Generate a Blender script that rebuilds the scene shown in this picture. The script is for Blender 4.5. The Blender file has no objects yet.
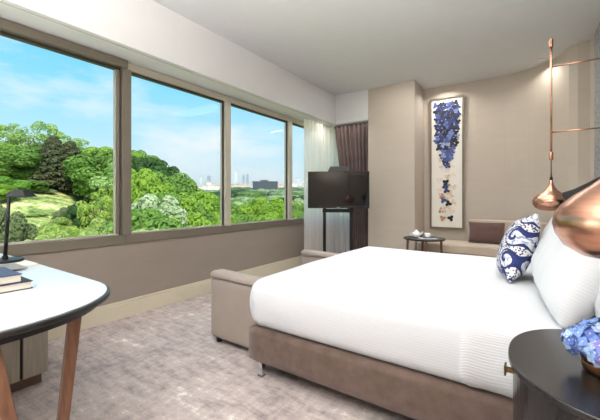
import bpy, bmesh, math, random
from mathutils import Vector, Matrix, noise
C = bpy.context.scene
COL = C.collection
H = 1.12            # eye height; room plan was measured in eye heights
PI = math.pi

# ------------------------------------------------------------------ helpers
def srgb(r, g, b):
    f = lambda c: (c/255/12.92) if c/255 <= .04045 else ((c/255+.055)/1.055)**2.4
    return (f(r), f(g), f(b), 1)

def P(*a):
    return Vector(a) * H

class NT:
    def __init__(s, name):
        s.m = bpy.data.materials.new(name); s.m.use_nodes = True
        s.t = s.m.node_tree; s.n = s.t.nodes
        s.b = s.n['Principled BSDF']; s.out = s.n['Material Output']
    def add(s, typ, **kw):
        n = s.n.new(typ)
        for k, v in kw.items():
            if k.startswith('i_'): n.inputs[k[2:].replace('_', ' ')].default_value = v
            else: setattr(n, k, v)
        return n
    def link(s, a, b): s.t.links.new(a, b)
    def coord(s, scale=(1, 1, 1), kind='Object', rot=(0, 0, 0)):
        tc = s.add('ShaderNodeTexCoord'); mp = s.add('ShaderNodeMapping')
        mp.inputs['Scale'].default_value = scale; mp.inputs['Rotation'].default_value = rot
        s.link(tc.outputs[kind], mp.inputs[0]); return mp.outputs[0]
    def noise(s, vec, scale, detail=3, rough=.5):
        n = s.add('ShaderNodeTexNoise'); n.inputs['Scale'].default_value = scale
        n.inputs['Detail'].default_value = detail; n.inputs['Roughness'].default_value = rough
        s.link(vec, n.inputs['Vector']); return n.outputs['Fac']
    def ramp(s, fac, stops, interp='LINEAR'):
        r = s.add('ShaderNodeValToRGB'); r.color_ramp.interpolation = interp
        e = r.color_ramp.elements
        while len(e) < len(stops): e.new(.5)
        for el, (p, c) in zip(e, stops): el.position = p; el.color = c
        s.link(fac, r.inputs[0]); return r.outputs[0]
    def math(s, op, a, b=None, c=None):
        n = s.add('ShaderNodeMath', operation=op)
        for i, v in enumerate((a, b, c)):
            if v is None: continue
            if isinstance(v, (int, float)): n.inputs[i].default_value = v
            else: s.link(v, n.inputs[i])
        return n.outputs[0]
    def bump(s, fac, strength=.2, dist=.01):
        b = s.add('ShaderNodeBump'); b.inputs['Strength'].default_value = strength
        b.inputs['Distance'].default_value = dist
        s.link(fac, b.inputs['Height']); s.link(b.outputs[0], s.b.inputs['Normal'])

def plain(name, col, rough=.6, metal=0, vary=.06, vscale=8, bump=0, bscale=60, spec=.5, coat=0, stretch=(1, 1, 1)):
    t = NT(name); v = t.coord(stretch)
    lo = tuple(c*(1-vary) for c in col[:3])+(1,); hi = tuple(min(1, c*(1+vary)) for c in col[:3])+(1,)
    t.link(t.ramp(t.noise(v, vscale), [(.3, lo), (.7, hi)]), t.b.inputs['Base Color'])
    t.b.inputs['Roughness'].default_value = rough; t.b.inputs['Metallic'].default_value = metal
    t.b.inputs['Specular IOR Level'].default_value = spec
    if coat: t.b.inputs['Coat Weight'].default_value = coat
    if bump: t.bump(t.noise(v, bscale, 4), bump, .004)
    return t.m

def mesh_obj(name, bm, mat, parent=None, smooth=False, bevel=0, loc=None, rot=None, mods=(), seg=2):
    me = bpy.data.meshes.new(name); bmesh.ops.recalc_face_normals(bm, faces=bm.faces)
    bm.to_mesh(me); bm.free()
    for m in (mat if isinstance(mat, (list, tuple)) else [mat]): me.materials.append(m)
    if smooth:
        for p in me.polygons: p.use_smooth = True
    o = bpy.data.objects.new(name, me); COL.objects.link(o)
    if parent: o.parent = parent
    if loc is not None: o.location = loc
    if rot is not None: o.rotation_euler = rot
    if bevel:
        b = o.modifiers.new('bevel', 'BEVEL'); b.width = bevel; b.segments = seg; b.limit_method = 'ANGLE'; b.angle_limit = .6
    return o

def empty(name, loc=(0, 0, 0), rz=0):
    o = bpy.data.objects.new(name, None); COL.objects.link(o)
    o.location = loc; o.rotation_euler = (0, 0, rz); o.empty_display_size = .05
    return o

def tag(o, label, cat, group=None, kind=None):
    o['label'] = label; o['category'] = cat
    if group: o['group'] = group
    if kind: o['kind'] = kind
    return o

def struct(name, bm, mat, label=None, cat=None, parent=None, **kw):
    o = mesh_obj(name, bm, mat, parent, **kw)
    if not parent:
        o['kind'] = 'structure'
        if label: o['label'] = label; o['category'] = cat
    return o

def B(*boxes):
    bm = bmesh.new()
    for (x0, x1, y0, y1, z0, z1) in boxes: abox(bm, x0, x1, y0, y1, z0, z1)
    return bm
def abox(bm, x0, x1, y0, y1, z0, z1, mi=0):
    vs = [bm.verts.new((x, y, z)) for x in (x0, x1) for y in (y0, y1) for z in (z0, z1)]
    for f in ((0, 1, 3, 2), (4, 6, 7, 5), (0, 4, 5, 1), (2, 3, 7, 6), (0, 2, 6, 4), (1, 5, 7, 3)):
        fc = bm.faces.new([vs[i] for i in f]); fc.material_index = mi
def prism(bm, pts, z0, z1, mi=0):
    """closed outline in XY extruded along Z"""
    a = [bm.verts.new((x, y, z0)) for x, y in pts]; b = [bm.verts.new((x, y, z1)) for x, y in pts]
    n = len(pts)
    for i in range(n):
        f = bm.faces.new((a[i], a[(i+1) % n], b[(i+1) % n], b[i])); f.material_index = mi
    for vs in (a, b): bm.faces.new(vs).material_index = mi
def lathe(bm, prof, seg=32, cx=0, cy=0, cz=0, sx=1, sy=1):
    rings = []
    for r, z in prof:
        if r < 1e-5: rings.append([bm.verts.new((cx, cy, cz+z))])
        else: rings.append([bm.verts.new((cx+sx*r*math.cos(2*PI*k/seg), cy+sy*r*math.sin(2*PI*k/seg), cz+z)) for k in range(seg)])
    for a, b in zip(rings, rings[1:]):
        for k in range(seg):
            k2 = (k+1) % seg
            if len(a) == 1 and len(b) == 1: continue
            if len(a) == 1: bm.faces.new((a[0], b[k], b[k2]))
            elif len(b) == 1: bm.faces.new((a[k], a[k2], b[0]))
            else: bm.faces.new((a[k], a[k2], b[k2], b[k]))
    for ring in (rings[0], rings[-1]):
        if len(ring) > 1: bm.faces.new(ring)
def tube(bm, pts, rad, seg=10, squash=1):
    pts = [Vector(p) for p in pts]; rs = rad if isinstance(rad, (list, tuple)) else [rad]*len(pts)
    rings = []; up = None
    for i, p in enumerate(pts):
        d = (pts[min(i+1, len(pts)-1)] - pts[max(i-1, 0)]).normalized()
        if up is None: up = d.orthogonal().normalized()
        up = (up - d*up.dot(d)).normalized(); sd = d.cross(up)
        rings.append([bm.verts.new(p + (up*math.cos(2*PI*k/seg) + sd*math.sin(2*PI*k/seg)*squash)*rs[i]) for k in range(seg)])
    for a, b in zip(rings, rings[1:]):
        for k in range(seg): bm.faces.new((a[k], a[(k+1) % seg], b[(k+1) % seg], b[k]))
    bm.faces.new(rings[0]); bm.faces.new(rings[-1])
def bar(bm, a, b, w, d, ax=(1, 0, 0)):
    """tapered rectangular bar from a to b; w,d = (start,end) sizes along ax and across"""
    a, b = Vector(a), Vector(b); dr = (b-a).normalized(); ax = Vector(ax); ax = (ax-dr*ax.dot(dr)).normalized(); ay = dr.cross(ax)
    R = []
    for p, i in ((a, 0), (b, 1)):
        R.append([bm.verts.new(p+ax*sx*w[i]/2+ay*sy*d[i]/2) for sx, sy in ((-1, -1), (1, -1), (1, 1), (-1, 1))])
    for k in range(4): bm.faces.new((R[0][k], R[0][(k+1) % 4], R[1][(k+1) % 4], R[1][k]))
    bm.faces.new(R[0]); bm.faces.new(R[1])
def rbox(x0, x1, y0, y1, z0, z1, r, n=(24, 24, 8), fn=None):
    """soft rounded box, optionally deformed by fn(p)->p"""
    bm = bmesh.new(); c = Vector(((x0+x1)/2, (y0+y1)/2, (z0+z1)/2)); h = Vector(((x1-x0)/2, (y1-y0)/2, (z1-z0)/2))
    cache = {}
    def vert(ijk):
        if ijk in cache: return cache[ijk]
        q = Vector([(-1+2*ijk[k]/n[k]) for k in range(3)])
        p = Vector([q[k]*h[k] for k in range(3)])
        inn = Vector([max(-(h[k]-r), min(h[k]-r, p[k])) for k in range(3)])
        d = p-inn
        if d.length > 1e-9: p = inn + d.normalized()*r
        p = p + c
        if fn: p = fn(p)
        v = bm.verts.new(p); cache[ijk] = v; return v
    for ax in range(3):
        u, w = [k for k in range(3) if k != ax]
        for side in (0, n[ax]):
            for i in range(n[u]):
                for j in range(n[w]):
                    q = []
                    for di, dj in ((0, 0), (1, 0), (1, 1), (0, 1)):
                        t = [0, 0, 0]; t[ax] = side; t[u] = i+di; t[w] = j+dj; q.append(vert(tuple(t)))
                    bm.faces.new(q)
    return bm
def pillow(w, h, t, n=36, pinch=.07, wr=.006, seed=0, flat=2.6):
    """pillow in local XY (w along X, h along Y), thickness along Z"""
    bm = bmesh.new(); V = {}
    for side in (1, -1):
        for i in range(n+1):
            for j in range(n+1):
                if side == -1 and (i in (0, n) or j in (0, n)): V[(side, i, j)] = V[(1, i, j)]; continue
                u = -math.cos(PI*i/n); v = -math.cos(PI*j/n)
                u = .6*u+.4*(-1+2*i/n); v = .6*v+.4*(-1+2*j/n)
                prof = max(0, (1-abs(u)**flat)*(1-abs(v)**flat))**.5
                x = u*w/2*(1-pinch*(1-v*v)); y = v*h/2*(1-pinch*(1-u*u))
                z = side*t/2*prof
                nz = noise.noise(Vector((x*6+seed, y*6, side*3.0)))*wr*2.5*prof + noise.noise(Vector((x*17, y*17+seed, side)))*wr*prof
                V[(side, i, j)] = bm.verts.new((x, y, z+nz))
    for side in (1, -1):
        for i in range(n):
            for j in range(n):
                q = [V[(side, i, j)], V[(side, i+1, j)], V[(side, i+1, j+1)], V[(side, i, j+1)]]
                if len(set(q)) > 2: bm.faces.new(q)
    return bm

# ------------------------------------------------------------------ materials
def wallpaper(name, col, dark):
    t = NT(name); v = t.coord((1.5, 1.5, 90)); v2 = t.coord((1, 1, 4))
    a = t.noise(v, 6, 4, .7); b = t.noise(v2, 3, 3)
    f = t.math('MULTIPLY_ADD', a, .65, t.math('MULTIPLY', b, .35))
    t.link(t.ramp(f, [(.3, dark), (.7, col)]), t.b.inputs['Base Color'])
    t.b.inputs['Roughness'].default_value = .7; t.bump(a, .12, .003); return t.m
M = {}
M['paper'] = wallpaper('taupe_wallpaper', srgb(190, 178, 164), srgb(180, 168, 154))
M['paper_shaded'] = wallpaper('shaded_taupe_wallpaper', srgb(152, 141, 132), srgb(142, 131, 122))  # same wallpaper, darkened to carry the shade below the windows
M['paint'] = plain('white_paint', srgb(219, 219, 218), .75, vary=.012)
M['ceiling'] = plain('ceiling_paint', srgb(212, 212, 211), .85, vary=.015)
M['cream'] = plain('cream_baseboard_paint', srgb(206, 198, 178), .5, vary=.02)
M['frame'] = plain('bronze_anodised_aluminium', srgb(128, 120, 108), .42, .35, vary=.04)
M['frame_pale'] = plain('champagne_reflection_aluminium', srgb(196, 190, 174), .4, .2, vary=.03)  # champagne head rails; on mullions the paleness is painted room reflection
M['frame_dark'] = plain('dark_gasket_frame', srgb(62, 58, 50), .5, .2, vary=.05)
M['frame_light'] = plain('champagne_bead', srgb(190, 184, 168), .4, .3, vary=.03)
M['black'] = plain('black_metal', srgb(28, 26, 26), .38, .3, vary=.08)
M['black_plastic'] = plain('black_gloss_plastic', srgb(20, 20, 21), .25, vary=.05)
M['screen'] = plain('dark_screen_glass', srgb(9, 9, 10), .06, vary=.02)
M['white_ceramic'] = plain('white_porcelain', srgb(240, 240, 238), .15, vary=.01, coat=.5)
M['chrome'] = plain('chrome', srgb(205, 205, 208), .12, 1, vary=.02)
M['brass'] = plain('aged_brass', srgb(112, 90, 60), .35, 1, vary=.08)
M['book_page'] = plain('cream_page_edges', srgb(226, 218, 205), .8, vary=.08, vscale=10, stretch=(1, 1, 60))
M['book_navy'] = plain('navy_cloth_cover', srgb(52, 62, 88), .6, vary=.05, bump=.2, bscale=300)
M['book_dark'] = plain('charcoal_cloth_cover', srgb(36, 38, 44), .6, vary=.05, bump=.2, bscale=300)
M['folder'] = plain('cream_leather_folder', srgb(212, 205, 194), .45, vary=.03)
M['folder_grey'] = plain('grey_paper', srgb(128, 124, 118), .5, vary=.03)
M['paperwhite'] = plain('printed_paper', srgb(205, 210, 218), .5, vary=.05)
M['navy'] = plain('navy_card', srgb(44, 54, 78), .5, vary=.05)
M['charcoal'] = plain('dark_painted_plinth', srgb(96, 78, 66), .6, vary=.05)
M['mulch'] = plain('linen_mat_board', srgb(228, 224, 214), .8, vary=.02)
M['leaf_trunk'] = plain('bark', srgb(96, 82, 66), .9, vary=.25, vscale=3)
M['road'] = plain('pale_gravel', srgb(205, 190, 165), .9, vary=.08, vscale=.3)

def copper():
    t = NT('brushed_copper'); v = t.coord((1, 1, 14))
    a = t.noise(v, 10, 4)
    t.link(t.ramp(a, [(.3, srgb(196, 142, 116)), (.7, srgb(216, 166, 140))]), t.b.inputs['Base Color'])
    t.b.inputs['Metallic'].default_value = 1; t.b.inputs['Roughness'].default_value = .26
    t.bump(a, .03, .002); return t.m
M['copper'] = copper()
def hammered():
    t = NT('hammered_copper'); v = t.coord()
    vo = t.add('ShaderNodeTexVoronoi'); vo.inputs['Scale'].default_value = 60; t.link(v, vo.inputs['Vector'])
    t.link(t.ramp(t.noise(v, 20), [(.3, srgb(128, 84, 54)), (.7, srgb(176, 124, 88))]), t.b.inputs['Base Color'])
    t.b.inputs['Metallic'].default_value = 1; t.b.inputs['Roughness'].default_value = .3
    t.bump(vo.outputs['Distance'], .35, .004); return t.m
M['hammered'] = hammered()
def wood(name, a, b, rough, st=(1, 1, 12), sc=7, coat=0, metal=0):
    t = NT(name); v = t.coord(st)
    f = t.noise(v, sc, 5, .6)
    t.link(t.ramp(f, [(.3, a), (.7, b)]), t.b.inputs['Base Color'])
    t.b.inputs['Roughness'].default_value = rough; t.b.inputs['Metallic'].default_value = metal
    if coat: t.b.inputs['Coat Weight'].default_value = coat
    t.bump(f, .05, .002); return t.m
M['leg_wood'] = wood('reddish_brown_leg_wood', srgb(94, 64, 48), srgb(130, 92, 70), .38, (8, 8, 1), 9)
M['grey_oak'] = wood('grey_oak_veneer', srgb(134, 128, 116), srgb(158, 150, 137), .5, (22, 22, 1), 5)
M['desk_top'] = plain('pale_lacquer_desktop', srgb(196, 202, 208), .3, vary=.015, spec=.5, coat=.3)
M['desk_edge'] = wood('black_stained_wood', srgb(22, 20, 20), srgb(38, 35, 33), .35, (3, 3, 3), 8)
def nightm():
    t = NT('dark_espresso_lacquer'); v = t.coord((2, 24, 2))
    f = t.noise(v, 8, 5, .6)
    t.link(t.ramp(f, [(.3, srgb(30, 29, 29)), (.7, srgb(38, 36, 36))]), t.b.inputs['Base Color'])
    t.b.inputs['Roughness'].default_value = .24; t.b.inputs['Specular IOR Level'].default_value = .42; return t.m
M['night'] = nightm()
def fabric(name, a, b, sc=500, rough=.85, sheen=.2, mottle=6):
    t = NT(name); v = t.coord()
    f = t.math('MULTIPLY_ADD', t.noise(v, sc, 2), .4, t.math('MULTIPLY', t.noise(v, mottle, 4, .6), .6))
    t.link(t.ramp(f, [(.32, a), (.68, b)]), t.b.inputs['Base Color'])
    t.b.inputs['Roughness'].default_value = rough; t.b.inputs['Sheen Weight'].default_value = sheen
    t.bump(t.noise(v, sc, 2), .25, .001); return t.m
M['bench_fabric'] = fabric('taupe_upholstery', srgb(142, 129, 120), srgb(155, 142, 133), mottle=3)
M['sofa_fabric'] = fabric('beige_linen_upholstery', srgb(176, 160, 142), srgb(192, 176, 158), mottle=3)
M['base_fabric'] = fabric('brown_chenille', srgb(82, 65, 57), srgb(114, 94, 84), sc=220, mottle=14)
M['brown_cushion'] = fabric('mauve_brown_velvet', srgb(82, 58, 54), srgb(100, 72, 66), sheen=.4, mottle=8)
M['dark_leather'] = plain('dark_brown_leather', srgb(40, 34, 30), .4, vary=.08, bump=.2, bscale=200)
def linen(name, col, axis, freq, strength, dark=.955):
    t = NT(name)
    v = t.coord((1, 1, 1))
    sep = t.add('ShaderNodeSeparateXYZ'); t.link(v, sep.inputs[0])
    ax = t.math('ADD', sep.outputs[1], sep.outputs[2]) if axis == 3 else sep.outputs[axis]
    s = t.math('SINE', t.math('MULTIPLY', ax, freq))
    n = t.noise(v, 30, 3)
    s2 = t.math('MULTIPLY_ADD', s, .5, t.math('MULTIPLY', n, .5))
    t.link(t.ramp(s2, [(0, tuple(c*dark for c in col[:3])+(1,)), (1, col)]), t.b.inputs['Base Color'])
    t.b.inputs['Roughness'].default_value = .9; t.b.inputs['Sheen Weight'].default_value = .15
    t.bump(s2, strength, .0012); return t.m
M['duvet'] = linen('white_cotton_sateen', srgb(211, 213, 217), 3, 520, .35, .97)
M['ribbed'] = linen('white_ribbed_cotton', srgb(219, 220, 223), 3, 520, .8, .92)
M['pillow'] = linen('white_striped_pillow_cotton', srgb(216, 218, 221), 1, 480, .5, .965)
def curtain_sheer():
    t = NT('sheer_voile'); v = t.coord((1, 1, .2))
    d = t.add('ShaderNodeBsdfDiffuse'); d.inputs[0].default_value = srgb(254, 251, 249)
    tl = t.add('ShaderNodeBsdfTranslucent'); tl.inputs[0].default_value = srgb(254, 251, 249)
    tr = t.add('ShaderNodeBsdfTransparent')
    m1 = t.add('ShaderNodeMixShader'); m1.inputs[0].default_value = .55
    t.link(d.outputs[0], m1.inputs[1]); t.link(tl.outputs[0], m1.inputs[2])
    m2 = t.add('ShaderNodeMixShader'); m2.inputs[0].default_value = .14
    t.link(m1.outputs[0], m2.inputs[1]); t.link(tr.outputs[0], m2.inputs[2])
    t.link(m2.outputs[0], t.out.inputs[0]); return t.m
M['sheer'] = curtain_sheer()
M['drape'] = fabric('plum_brown_drape', srgb(84, 68, 66), srgb(104, 86, 84), mottle=5)
def glass():
    t = NT('window_glass')
    tr = t.add('ShaderNodeBsdfTransparent'); gl = t.add('ShaderNodeBsdfGlossy'); gl.inputs['Roughness'].default_value = .02
    lw = t.add('ShaderNodeLayerWeight'); lw.inputs[0].default_value = .5
    m = t.add('ShaderNodeMixShader'); t.link(t.math('MULTIPLY_ADD', t.math('POWER', lw.outputs['Facing'], 5), .3, .008), m.inputs[0])
    t.link(tr.outputs[0], m.inputs[1]); t.link(gl.outputs[0], m.inputs[2]); t.link(m.outputs[0], t.out.inputs[0])
    return t.m
M['glass'] = glass()
def carpet():
    t = NT('distressed_greige_carpet')
    v1 = t.coord((1, 3.2, 1), rot=(0, 0, .06)); v2 = t.coord((3.0, 1, 1)); v3 = t.coord()
    a = t.noise(v1, 4.6, 10, .8); b = t.noise(v2, 7, 7, .7); c = t.noise(v3, 1.6, 4); d = t.noise(v3, 170, 2)
    f = t.math('ADD', t.math('MULTIPLY', a, .50), t.math('MULTIPLY', b, .24))
    f = t.math('ADD', f, t.math('MULTIPLY', c, .18)); f = t.math('ADD', f, t.math('MULTIPLY', d, .08))
    t.link(t.ramp(f, [(.40, srgb(130, 119, 117)), (.455, srgb(160, 148, 145)), (.51, srgb(183, 171, 167)), (.555, srgb(193, 182, 177)), (.60, srgb(232, 225, 219))]), t.b.inputs['Base Color'])
    t.b.inputs['Roughness'].default_value = .95
    t.bump(d, .5, .006); return t.m
M['carpet'] = carpet()
def paisley():
    t = NT('blue_white_paisley_print'); v = t.coord((1, 1, 0))
    vo = t.add('ShaderNodeTexVoronoi'); vo.inputs['Scale'].default_value = 7.2; vo.inputs['Randomness'].default_value = .2
    t.link(v, vo.inputs['Vector'])
    sc = t.add('ShaderNodeVectorMath', operation='SCALE'); sc.inputs['Scale'].default_value = 6.6; t.link(v, sc.inputs[0])
    pos = t.add('ShaderNodeVectorMath', operation='SUBTRACT'); t.link(sc.outputs[0], pos.inputs[0])
    sc2 = t.add('ShaderNodeVectorMath', operation='SCALE'); sc2.inputs['Scale'].default_value = 1.0
    t.link(vo.outputs['Position'], sc2.inputs[0])
    sc3 = t.add('ShaderNodeVectorMath', operation='SCALE'); sc3.inputs['Scale'].default_value = 6.6; t.link(sc2.outputs[0], sc3.inputs[0])
    # position comes back in texture space already multiplied by scale or not: use the difference of unscaled vectors
    dif = t.add('ShaderNodeVectorMath', operation='SUBTRACT'); t.link(v, dif.inputs[0]); t.link(vo.outputs['Position'], dif.inputs[1])
    sp = t.add('ShaderNodeSeparateXYZ'); t.link(dif.outputs[0], sp.inputs[0])
    ang = t.math('ARCTAN2', sp.outputs[1], sp.outputs[0])
    dist = vo.outputs['Distance']
    spiral = t.math('SINE', t.math('ADD', t.math('MULTIPLY', dist, 19), ang))
    inside = t.math('LESS_THAN', dist, .47)
    scroll = t.math('MULTIPLY', inside, t.math('GREATER_THAN', spiral, .35))
    ring = t.math('MULTIPLY', t.math('GREATER_THAN', dist, .40), inside)
    sm = t.add('ShaderNodeTexVoronoi'); sm.inputs['Scale'].default_value = 80; t.link(t.coord(), sm.inputs['Vector'])
    speck = t.math('MULTIPLY', t.math('LESS_THAN', sm.outputs['Distance'], .44), t.math('SUBTRACT', 1, inside))
    blot = t.math('MULTIPLY', t.math('GREATER_THAN', t.noise(v, 60, 2), .55), inside)
    def mix(f, a, b):
        m = t.add('ShaderNodeMix', data_type='RGBA')
        t.link(f, m.inputs[0])
        for k, x in ((6, a), (7, b)):
            if isinstance(x, tuple): m.inputs[k].default_value = x
            else: t.link(x, m.inputs[k])
        return m.outputs[2]
    c = mix(speck, srgb(222, 222, 226), srgb(78, 72, 96))
    c = mix(blot, c, srgb(138, 150, 178))
    c = mix(scroll, c, srgb(34, 48, 108)); c = mix(ring, c, srgb(28, 38, 92))
    t.link(c, t.b.inputs['Base Color']); t.b.inputs['Roughness'].default_value = .8
    t.bump(t.noise(v, 400, 2), .2, .001); return t.m
M['paisley'] = paisley()
def damask():
    t = NT('blue_grey_damask'); v = t.coord((1, 1, 1))
    vo = t.add('ShaderNodeTexVoronoi'); vo.inputs['Scale'].default_value = 26; t.link(v, vo.inputs['Vector'])
    t.link(t.ramp(vo.outputs['Distance'], [(.25, srgb(104, 110, 118)), (.5, srgb(150, 152, 152))]), t.b.inputs['Base Color'])
    t.b.inputs['Roughness'].default_value = .6; return t.m
M['damask'] = damask()
def leaf(name, a, b, transl=.3):
    t = NT(name); v = t.coord(kind='Object'); g = t.add('ShaderNodeNewGeometry')
    f = t.math('MULTIPLY_ADD', g.outputs['Random Per Island'], .7, t.math('MULTIPLY', t.noise(v, .6, 3), .3))
    col = t.ramp(f, [(.1, a), (.9, b)])
    t.link(col, t.b.inputs['Base Color']); t.b.inputs['Roughness'].default_value = .6
    t.b.inputs['Specular IOR Level'].default_value = .2
    tl = t.add('ShaderNodeBsdfTranslucent'); t.link(col, tl.inputs[0])
    m = t.add('ShaderNodeMixShader'); m.inputs[0].default_value = transl
    t.link(t.b.outputs[0], m.inputs[1]); t.link(tl.outputs[0], m.inputs[2]); t.link(m.outputs[0], t.out.inputs[0]); return t.m
LEAF = {
 'bright': leaf('fresh_green_leaves', srgb(106, 148, 42), srgb(172, 202, 84), .4),
 'mid': leaf('mid_green_leaves', srgb(84, 126, 52), srgb(140, 174, 82), .35),
 'round': leaf('lush_green_leaves', srgb(88, 142, 46), srgb(150, 190, 84), .35),
 'dark': leaf('deep_green_leaves', srgb(38, 66, 34), srgb(84, 118, 58), .2),
 'conifer': leaf('dark_needles', srgb(44, 60, 42), srgb(104, 104, 68), .1),
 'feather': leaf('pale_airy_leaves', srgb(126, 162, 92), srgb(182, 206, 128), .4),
 'sparse': leaf('yellow_green_leaves', srgb(140, 176, 62), srgb(198, 214, 112), .4),
 'dull': leaf('olive_grey_leaves', srgb(84, 98, 62), srgb(128, 142, 92), .25),
 'pale': leaf('silvery_hazed_leaves', srgb(142, 168, 118), srgb(206, 216, 176), .3),  # on the valley trees this paleness also stands in for haze
 'soft': leaf('haze_greyed_leaves', srgb(128, 160, 116), srgb(178, 200, 150), .3),  # leaf colour greyed and paled to paint in distance haze
 'low': leaf('meadow_shrub_leaves', srgb(130, 162, 72), srgb(194, 210, 124), .35),
}
def groundm():
    t = NT('meadow_and_scrub'); v = t.coord()
    f = t.math('MULTIPLY_ADD', t.noise(v, .22, 5, .7), .6, t.math('MULTIPLY', t.noise(v, 1.6, 5, .7), .4))
    t.link(t.ramp(f, [(.40, srgb(70, 92, 46)), (.47, srgb(118, 140, 66)), (.52, srgb(168, 176, 98)), (.58, srgb(206, 192, 152))]), t.b.inputs['Base Color'])
    t.b.inputs['Roughness'].default_value = .95; return t.m
M['ground'] = groundm()
SKY_STRENGTH = 1.1
SUN = 6.0
AREA_W = 42
AREA_C = 25
AREA_D = 37
AREA_U = 265
AREA_S = 5
AREA_B = 19
HAZE = .0006
EXPO = 0

# ------------------------------------------------------------------ room shell
ZC = 2.589*H; ZS = 2.14*H; XW = -2.8*H; XS = -2.494*H; YB = 5.07*H; YC = 4.58*H; XH = .53*H; YR = -2.3*H
SILL = .616*H; HEAD = 2.14*H
struct('floor', B((XW-.05, XH+.25, YR-.2, YB+.2, -.12, 0)), M['carpet'], 'greige distressed carpet floor of the hotel room', 'floor')
struct('ceiling', B((XW-.4, XH+.25, YR-.2, YB+.3, ZC, ZC+.15)), M['ceiling'], 'smooth pale grey ceiling', 'ceiling')
struct('wall_left', B((XW-.25, XW, YR, YB+.2, -.1, SILL-.002), (XW-.25, XW, 4.95*H, YB+.2, SILL-.002, ZC-.001)), M['paper_shaded'],
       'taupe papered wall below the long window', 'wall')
struct('trim_1', B((XW-.25, XS, YR, YB+.2, ZS+.004, ZC-.0005)), M['paint'], 'white boxed soffit running above the windows', 'soffit', bevel=.004)
struct('trim_2', B((XS+.001, -1.948*H, YC, YB+.2, ZS+.004, ZC-.0005)), M['paint'], 'white boxed soffit above the corner curtains', 'soffit', bevel=.004)
struct('trim_3', B((XS-.05, XS-.046, YR+.01, YC, ZS-.001, ZS+.0045)), M['frame_light'],
       'slim curtain track lines under the window soffit', 'curtain track')
struct('baseboard_left', B((XW+.0005, XW+.018, YR, YB-.3, 0, .13), (XW+.0005, XW+.012, YR, YB-.3, .13, .162)), M['cream'],
       'cream baseboard along the window wall', 'baseboard', bevel=.003)
# column beside the curtains, then the back wall with its curved end
struct('wall_column', B((-1.947*H, -1.28*H, YC, YB+.15, 0, ZC-.0003)), M['paper'], 'taupe papered pier beside the curtains', 'wall', bevel=.003)
curve = []
cx, cy, rx, ry = -.35, 4.28, .72, .80
for k in range(0, 17):
    a = PI/2*(1-k/16)
    curve.append((cx+rx*math.cos(a), cy+.005+ry*math.sin(a)))
curve = [(x, y) for x, y in curve if y > 4.47]
pts = [(-1.28, 5.07)] + [(-.9, 5.085), (-.6, 5.09)] + curve[0:] + [(.405, 4.44), (.50, 4.43), (.50, 4.40), (.53, 4.30), (.75, 4.30), (.75, 5.3), (-1.28, 5.3)]
bm = bmesh.new(); prism(bm, [(x*H, y*H) for x, y in pts], 0, ZC-.0004)
struct('wall_back', bm, M['paper'], 'taupe papered back wall that curves round to the headboard side', 'wall')
struct('wall_right', B((XH, XH+.2, YR, 4.30*H, 0, ZC-.0003)), M['paper'], 'taupe papered wall behind the headboard', 'wall')
struct('wall_window_corner', B((XW, -1.9*H, YB+.02, YB+.2, 0, SILL), (-2.05*H, -1.9*H, YB+.02, YB+.2, SILL, ZS+.01)), M['paint'], 'low wall under the corner window behind the curtains', 'wall')
w = empty('window_7', ((XW-2.05*H)/2, YB+.1, SILL)); w['kind'] = 'structure'
hwid = (-2.05*H-XW)/2
mesh_obj('frame', B((-hwid, hwid, -.05, .05, 0, .08), (-hwid, hwid, -.05, .05, HEAD-SILL-.07, HEAD-SILL), (-hwid, -hwid+.06, -.05, .05, .08, HEAD-SILL-.07), (hwid-.05, hwid, -.05, .05, .08, HEAD-SILL-.07)), M['frame'], w)
mesh_obj('pane', B((-hwid+.06, hwid-.05, 0, .006, .08, HEAD-SILL-.07)), M['glass'], w)
struct('wall_rear', B((XW-.25, XH+.2, YR-.15, YR, -.1, ZC-.0003)), M['paper'], 'wall behind the viewer', 'wall')
o = struct('trim_4', B((XH-.03, XH-.0005, 1.9*H, 4.2*H, .02, ZC-.05)), M['damask'], 'blue grey patterned wall panel behind the bedside', 'wall panel')

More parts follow.
